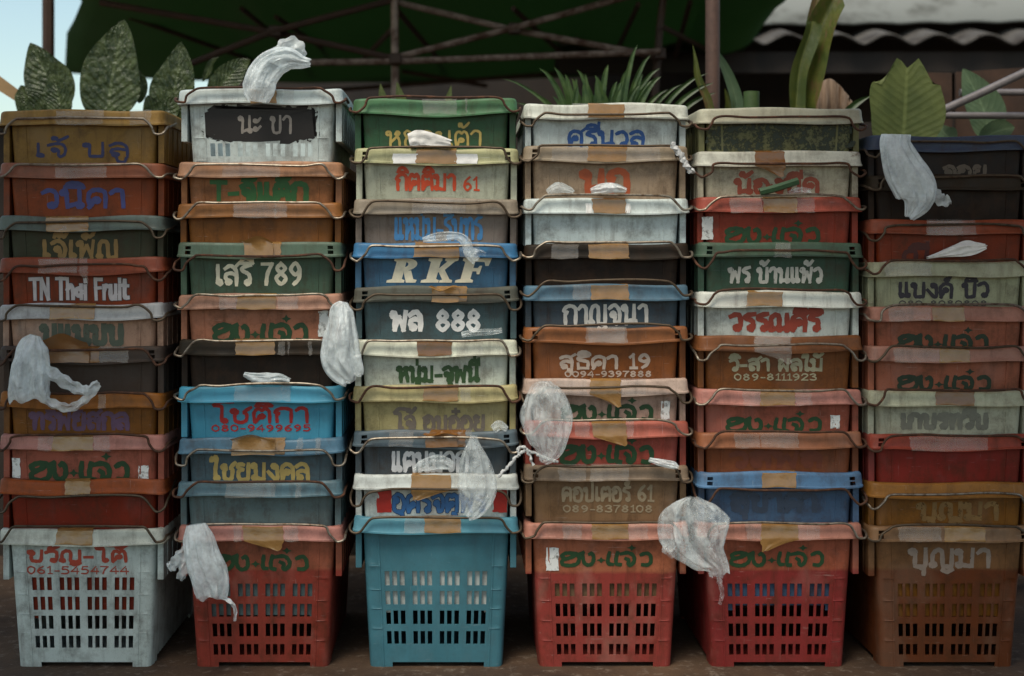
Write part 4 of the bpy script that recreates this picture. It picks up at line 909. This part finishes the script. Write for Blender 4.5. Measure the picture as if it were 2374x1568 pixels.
# ---------------------------------------------------------------- plants
def leafmat(name, c, c2, gloss=.35, scale=40, bumpy=.6, edge=None, veins=11):
    k = NT(name); v = k.coord()
    colr = k.mix(k.ramp(k.noise(v, scale, 5, .6), .4, .68), lin(c), lin(c2))
    if edge: colr = k.mix(k.ramp(k.noise(v, 13, 6, .72, (1, 1, .3)), .53, .62), colr, lin(edge))
    sp = k.n('SeparateXYZ'); k.l(k.tc.outputs['UV'], sp.inputs[0])
    ab = k.n('Math', operation='SUBTRACT'); k.l(sp.outputs[0], ab.inputs[0]); ab.inputs[1].default_value = .5
    aa = k.n('Math', operation='ABSOLUTE'); k.l(ab.outputs[0], aa.inputs[0])
    ma = k.n('Math', operation='MULTIPLY_ADD'); k.l(aa.outputs[0], ma.inputs[0]); ma.inputs[1].default_value = -.55; k.l(sp.outputs[1], ma.inputs[2])
    wv = k.n('Math', operation='MULTIPLY'); k.l(ma.outputs[0], wv.inputs[0]); wv.inputs[1].default_value = veins * 6.283
    sn = k.n('Math', operation='SINE'); k.l(wv.outputs[0], sn.inputs[0])
    vein = k.ramp(sn.outputs[0], .82, 1, 0, .16); rib = k.ramp(aa.outputs[0], .012, .035, .4, 0)
    mxx = k.n('Math', operation='MAXIMUM'); k.l(vein, mxx.inputs[0]); k.l(rib, mxx.inputs[1])
    colr = k.mix(mxx.outputs[0], colr, tuple(min(1, q * 1.7 + .02) for q in lin(c2)[:3]) + (1,))
    k.l(colr, k.b.inputs['Base Color']); k.b.inputs['Roughness'].default_value = gloss
    tl = k.n('BsdfTranslucent'); tl.inputs[0].default_value = tuple(x * 1.2 for x in lin(c2)[:3]) + (1,); mx = k.n('MixShader'); mx.inputs[0].default_value = .22
    k.l(k.b.outputs[0], mx.inputs[1]); k.l(tl.outputs[0], mx.inputs[2]); k.l(mx.outputs[0], k.o.inputs[0])
    hb = k.n('Math', operation='MULTIPLY_ADD'); k.l(sn.outputs[0], hb.inputs[0]); hb.inputs[1].default_value = .07; k.l(k.noise(v, scale * 1.2, 5, .6), hb.inputs[2]); k.bump(hb.outputs[0], bumpy, .012); return k.m
M['leafdark'] = leafmat('glossy_dark_leaf', (40, 54, 26), (84, 96, 58), .22, 30, 1.0)  # paler blotches: leaf speckle plus gloss highlights painted into the colour
M['leafblade'] = leafmat('blade_leaf', (40, 66, 30), (78, 100, 50), .45, 20, .2, None, 0)
M['leafscar'] = leafmat('scarred_leaf', (58, 72, 20), (88, 92, 32), .5, 18, .3, (104, 76, 50), 0)
M['leafbroad'] = leafmat('broad_matt_leaf', (70, 82, 36), (96, 106, 54), .6, 14, .3)
M['leafgrey'] = leafmat('grey_green_leaf', (72, 94, 66), (96, 116, 84), .55, 14, .3)
M['stem'] = simple('green_stem', (62, 84, 40), .55, 0, .3, 30, .1)
WP = {'ovate': lambda t: max(0, sin(pi * min(1, t ** .8)) ** .75 * (1 - .18 * t)), 'blade': lambda t: (1 - t) ** .7 * (.75 + .25 * sin(pi * t)), 'torn': lambda t: .62 + .42 * sin(pi * (t * .85 + .05)), 'strap': lambda t: .8 + .2 * sin(pi * t) if t < .9 else max(.25, 1 - (t - .9) * 6)}
def leaf(plant, org, pts, wid, prof, mat, y, fold=.25, curl=.0, notch=None, name='leaf', wob=.05, seed=0):
    """pts: view points from leaf base to tip; wid: half width in view units"""
    c = catmull([P(p[0], p[1], y + (p[2] if len(p) > 2 else 0)) for p in pts], 24 // (len(pts) - 1) + 1); n = len(c); m = 10
    vs, fs = [], []; s = (D + y) / D / 1000; f = WP[prof]
    for i, p in enumerate(c):
        t = i / (n - 1); d = (c[min(i + 1, n - 1)] - c[max(i - 1, 0)]); d = Vector((d.x, 0, d.z)).normalized()
        nr = Vector((d.z, 0, -d.x)); hw = max(f(t), .02) * wid * s
        for k in range(m + 1):
            u = k / m * 2 - 1
            q = p + nr * hw * u * (1 + wob * sin(9 * t + 3 * (u > 0) + seed))
            q.y += -fold * hw * (abs(u) ** 1.3) + curl * hw * sin(6 * t + u * 2 + seed) * .3
            if notch and t > .8: q.z += s * (t - .8) * 5 * (26 * max(0, 1 - abs(u + .36) / .3) + 30 * max(0, 1 - abs(u - .34) / .26) - 46 * max(0, abs(u) - .62) / .38 + 3 * sin(23 * u))
            vs.append(q - org)
    for i in range(n - 1):
        for k in range(m): b = i * (m + 1) + k; fs.append((b, b + 1, b + m + 2, b + m + 1))
    me = mesh(name, vs, fs, angle=80); uv = me.uv_layers.new(name='uv')
    for lp in me.loops:
        vi = lp.vertex_index; uv.data[lp.index].uv = ((vi % (m + 1)) / m, (vi // (m + 1)) / (n - 1))
    return link(name, me, mat, plant)
M['pot'] = simple('terracotta_pot', (118, 66, 44), .8)
def plant(name, label, vx, y, cat='plant', group=None, stems=()):
    g = P(vx, 593, y); o = Vector((g.x, y, 0)); e = empty(name, o, label, cat, group)
    vs, fs = [], []; n = 20; prof = [(.10, 0), (.13, .24), (.145, .24), (.145, .27), (.125, .27), (.12, .235), (.0, .235)]
    for r, z in prof:
        for k in range(n): vs.append((r * cos(2 * pi * k / n), r * sin(2 * pi * k / n), z + .001))
    for j in range(len(prof) - 1):
        for k in range(n): fs.append((j * n + k, j * n + (k + 1) % n, (j + 1) * n + (k + 1) % n, (j + 1) * n + k))
    link('pot', mesh('pot', vs, fs), M['pot'], e)
    for sx, sy in stems:
        p = P(sx, sy, y); bar('stem', catmull([Vector((o.x, y, .23)), Vector(((o.x + p.x) / 2, y, p.z * .6)), p], 6), .009, M['stem'], e, origin=o)
    return e, o
Y1 = .85
e, o = plant('broadleaf_plant', 'glossy dark broadleaf plant with tall pointed leaves against the sky', 290, Y1, stems=((110, 262), (258, 262), (390, 262), (500, 250), (330, 262)))
leaf(e, o, [(108, 275), (120, 215), (100, 160), (70, 100)], 62, 'ovate', M['leafdark'], Y1, seed=1)
leaf(e, o, [(140, 285), (138, 240), (130, 200), (122, 160)], 34, 'ovate', M['leafdark'], Y1 - .06, seed=9)
leaf(e, o, [(250, 290), (255, 215), (270, 130), (288, 46)], 76, 'ovate', M['leafdark'], Y1 - .03, seed=2)
leaf(e, o, [(395, 290), (400, 235), (412, 170), (420, 98)], 58, 'ovate', M['leafdark'], Y1, seed=3)
leaf(e, o, [(340, 290), (370, 260), (385, 240), (392, 200)], 46, 'ovate', M['leafdark'], Y1 - .05, seed=4)
leaf(e, o, [(322, 240), (328, 205), (322, 180), (318, 160)], 18, 'ovate', M['leafdark'], Y1, seed=5)
leaf(e, o, [(485, 235), (520, 190), (550, 160), (580, 138)], 34, 'ovate', M['leafdark'], Y1, seed=6)
leaf(e, o, [(470, 190), (482, 165), (490, 145), (508, 132)], 9, 'ovate', M['leafdark'], Y1 + .1, seed=7)
leaf(e, o, [(60, 280), (60, 240), (55, 215), (48, 198)], 26, 'ovate', M['leafdark'], Y1, seed=8)
leaf(e, o, [(410, 320), (405, 285), (400, 250), (430, 225)], 36, 'ovate', M['leafdark'], Y1 - .05, seed=12)
Y2 = .7
e, o = plant('young_plant', 'three small pointed leaf tips peeping over the bottle green crate', 960, Y2, stems=((885, 250), (922, 250), (1038, 250)))
for i, (bx, tx, ty, wd) in enumerate(((888, 882, 194, 20), (930, 920, 190, 22), (1040, 1046, 198, 15))):
    leaf(e, o, [(bx, 262), (bx, 235), (tx, ty)], wd, 'blade', M['leafbroad'], Y2, seed=i)
Y3 = .7
e, o = plant('pandan_plant', 'clump of narrow arching green blades above the fourth stack', 1410, Y3)
rr = random.Random(8)
blades = [(1310 + 11 * i_, 1290 + 15 * i_ + rr.uniform(-16, 16), rr.uniform(170, 225), rr.uniform(9, 15)) for i_ in range(16)] + [(1300, 1165, 182, 8), (1290, 1195, 238, 8), (1320, 1250, 158, 13), (1330, 1284, 156, 14), (1330, 1310, 172, 13), (1380, 1338, 162, 14), (1390, 1410, 150, 16), (1400, 1380, 175, 16), (1420, 1440, 190, 16), (1440, 1478, 104, 13), (1450, 1508, 128, 13), (1450, 1530, 158, 13), (1470, 1532, 178, 14), (1480, 1548, 208, 11), (1330, 1340, 200, 12), (1360, 1352, 195, 15), (1430, 1455, 160, 15), (1520, 1640, 170, 11), (1540, 1655, 192, 12), (1560, 1660, 215, 12), (1300, 1240, 220, 11), (1500, 1580, 196, 9), (1345, 1326, 182, 12), (1410, 1392, 205, 15), (1465, 1490, 172, 12)]
for i, (bx, tx, ty, wd) in enumerate(blades):
    lean = (tx - bx); yy = Y3 + rr.uniform(-.06, .1)
    wd *= .72
    leaf(e, o, [(bx, 285), (bx + lean * .3, 285 - (285 - ty) * .5), (bx + lean * .7, 285 - (285 - ty) * .86), (tx, ty)], wd, 'blade', M['leafblade'], yy, fold=.5, seed=i, wob=.03, name='blade')
Y4 = .62
e, o = plant('banana_plant', 'tall scarred yellow green leaf with curled strips beside the brown pole', 1840, Y4)
leaf(e, o, [(1858, 300), (1862, 220), (1876, 130), (1908, 50), (1936, -10)], 33, 'strap', M['leafscar'], Y4, fold=.9, seed=1, wob=.16)
leaf(e, o, [(1842, 290), (1848, 220), (1856, 150), (1880, 70), (1884, 50)], 20, 'strap', M['leafscar'], Y4 - .03, fold=.7, seed=11, wob=.2)
leaf(e, o, [(1870, 120), (1880, 60), (1890, 20), (1900, -30)], 14, 'strap', M['leafscar'], Y4 + .12, fold=.5, seed=2)
leaf(e, o, [(1650, 290), (1640, 235), (1618, 180), (1612, 140), (1606, 104)], 13, 'blade', M['leafscar'], Y4 + .05, fold=.6, seed=3)
leaf(e, o, [(1712, 290), (1706, 230), (1688, 175), (1665, 130), (1655, 110)], 19, 'blade', M['leafgrey'], Y4 + .2, fold=.6, seed=4)
leaf(e, o, [(1690, 290), (1690, 240), (1680, 205)], 16, 'blade', M['leafscar'], Y4 + .2, fold=.5, seed=6)
leaf(e, o, [(1950, 275), (1985, 240), (2020, 222)], 12, 'blade', M['leafblade'], Y4, fold=.5, seed=5)
p = P(1742, 300, Y4); bar('cut_stem', [p, P(1742, 213, Y4)], .022, M['stem'], e, 14, origin=o)
Y5 = .45
e, o = plant('broad_leaf_plant', 'large round matt green leaf with a notched tip at the right', 2100, Y5, stems=((2095, 330),))
leaf(e, o, [(2092, 345), (2096, 290), (2100, 220), (2103, 158)], 84, 'torn', M['leafbroad'], Y5, fold=.15, notch=1, seed=1)
leaf(e, o, [(2040, 330), (2060, 300), (2075, 270)], 24, 'ovate', M['leafbroad'], Y5 + .1, seed=3)
Y6 = .8
e, o = plant('rubber_plant', 'smaller grey green leaves behind the grey pipes at the right', 2270, Y6, stems=((2285, 320), (2330, 320)))
leaf(e, o, [(2290, 330), (2285, 270), (2260, 210), (2232, 160)], 48, 'ovate', M['leafgrey'], Y6, seed=1)
leaf(e, o, [(2270, 330), (2300, 310), (2330, 300), (2352, 295)], 30, 'ovate', M['leafgrey'], Y6 - .05, seed=2)
leaf(e, o, [(2215, 330), (2190, 310), (2180, 290)], 26, 'ovate', M['leafgrey'], Y6 - .05, seed=3)
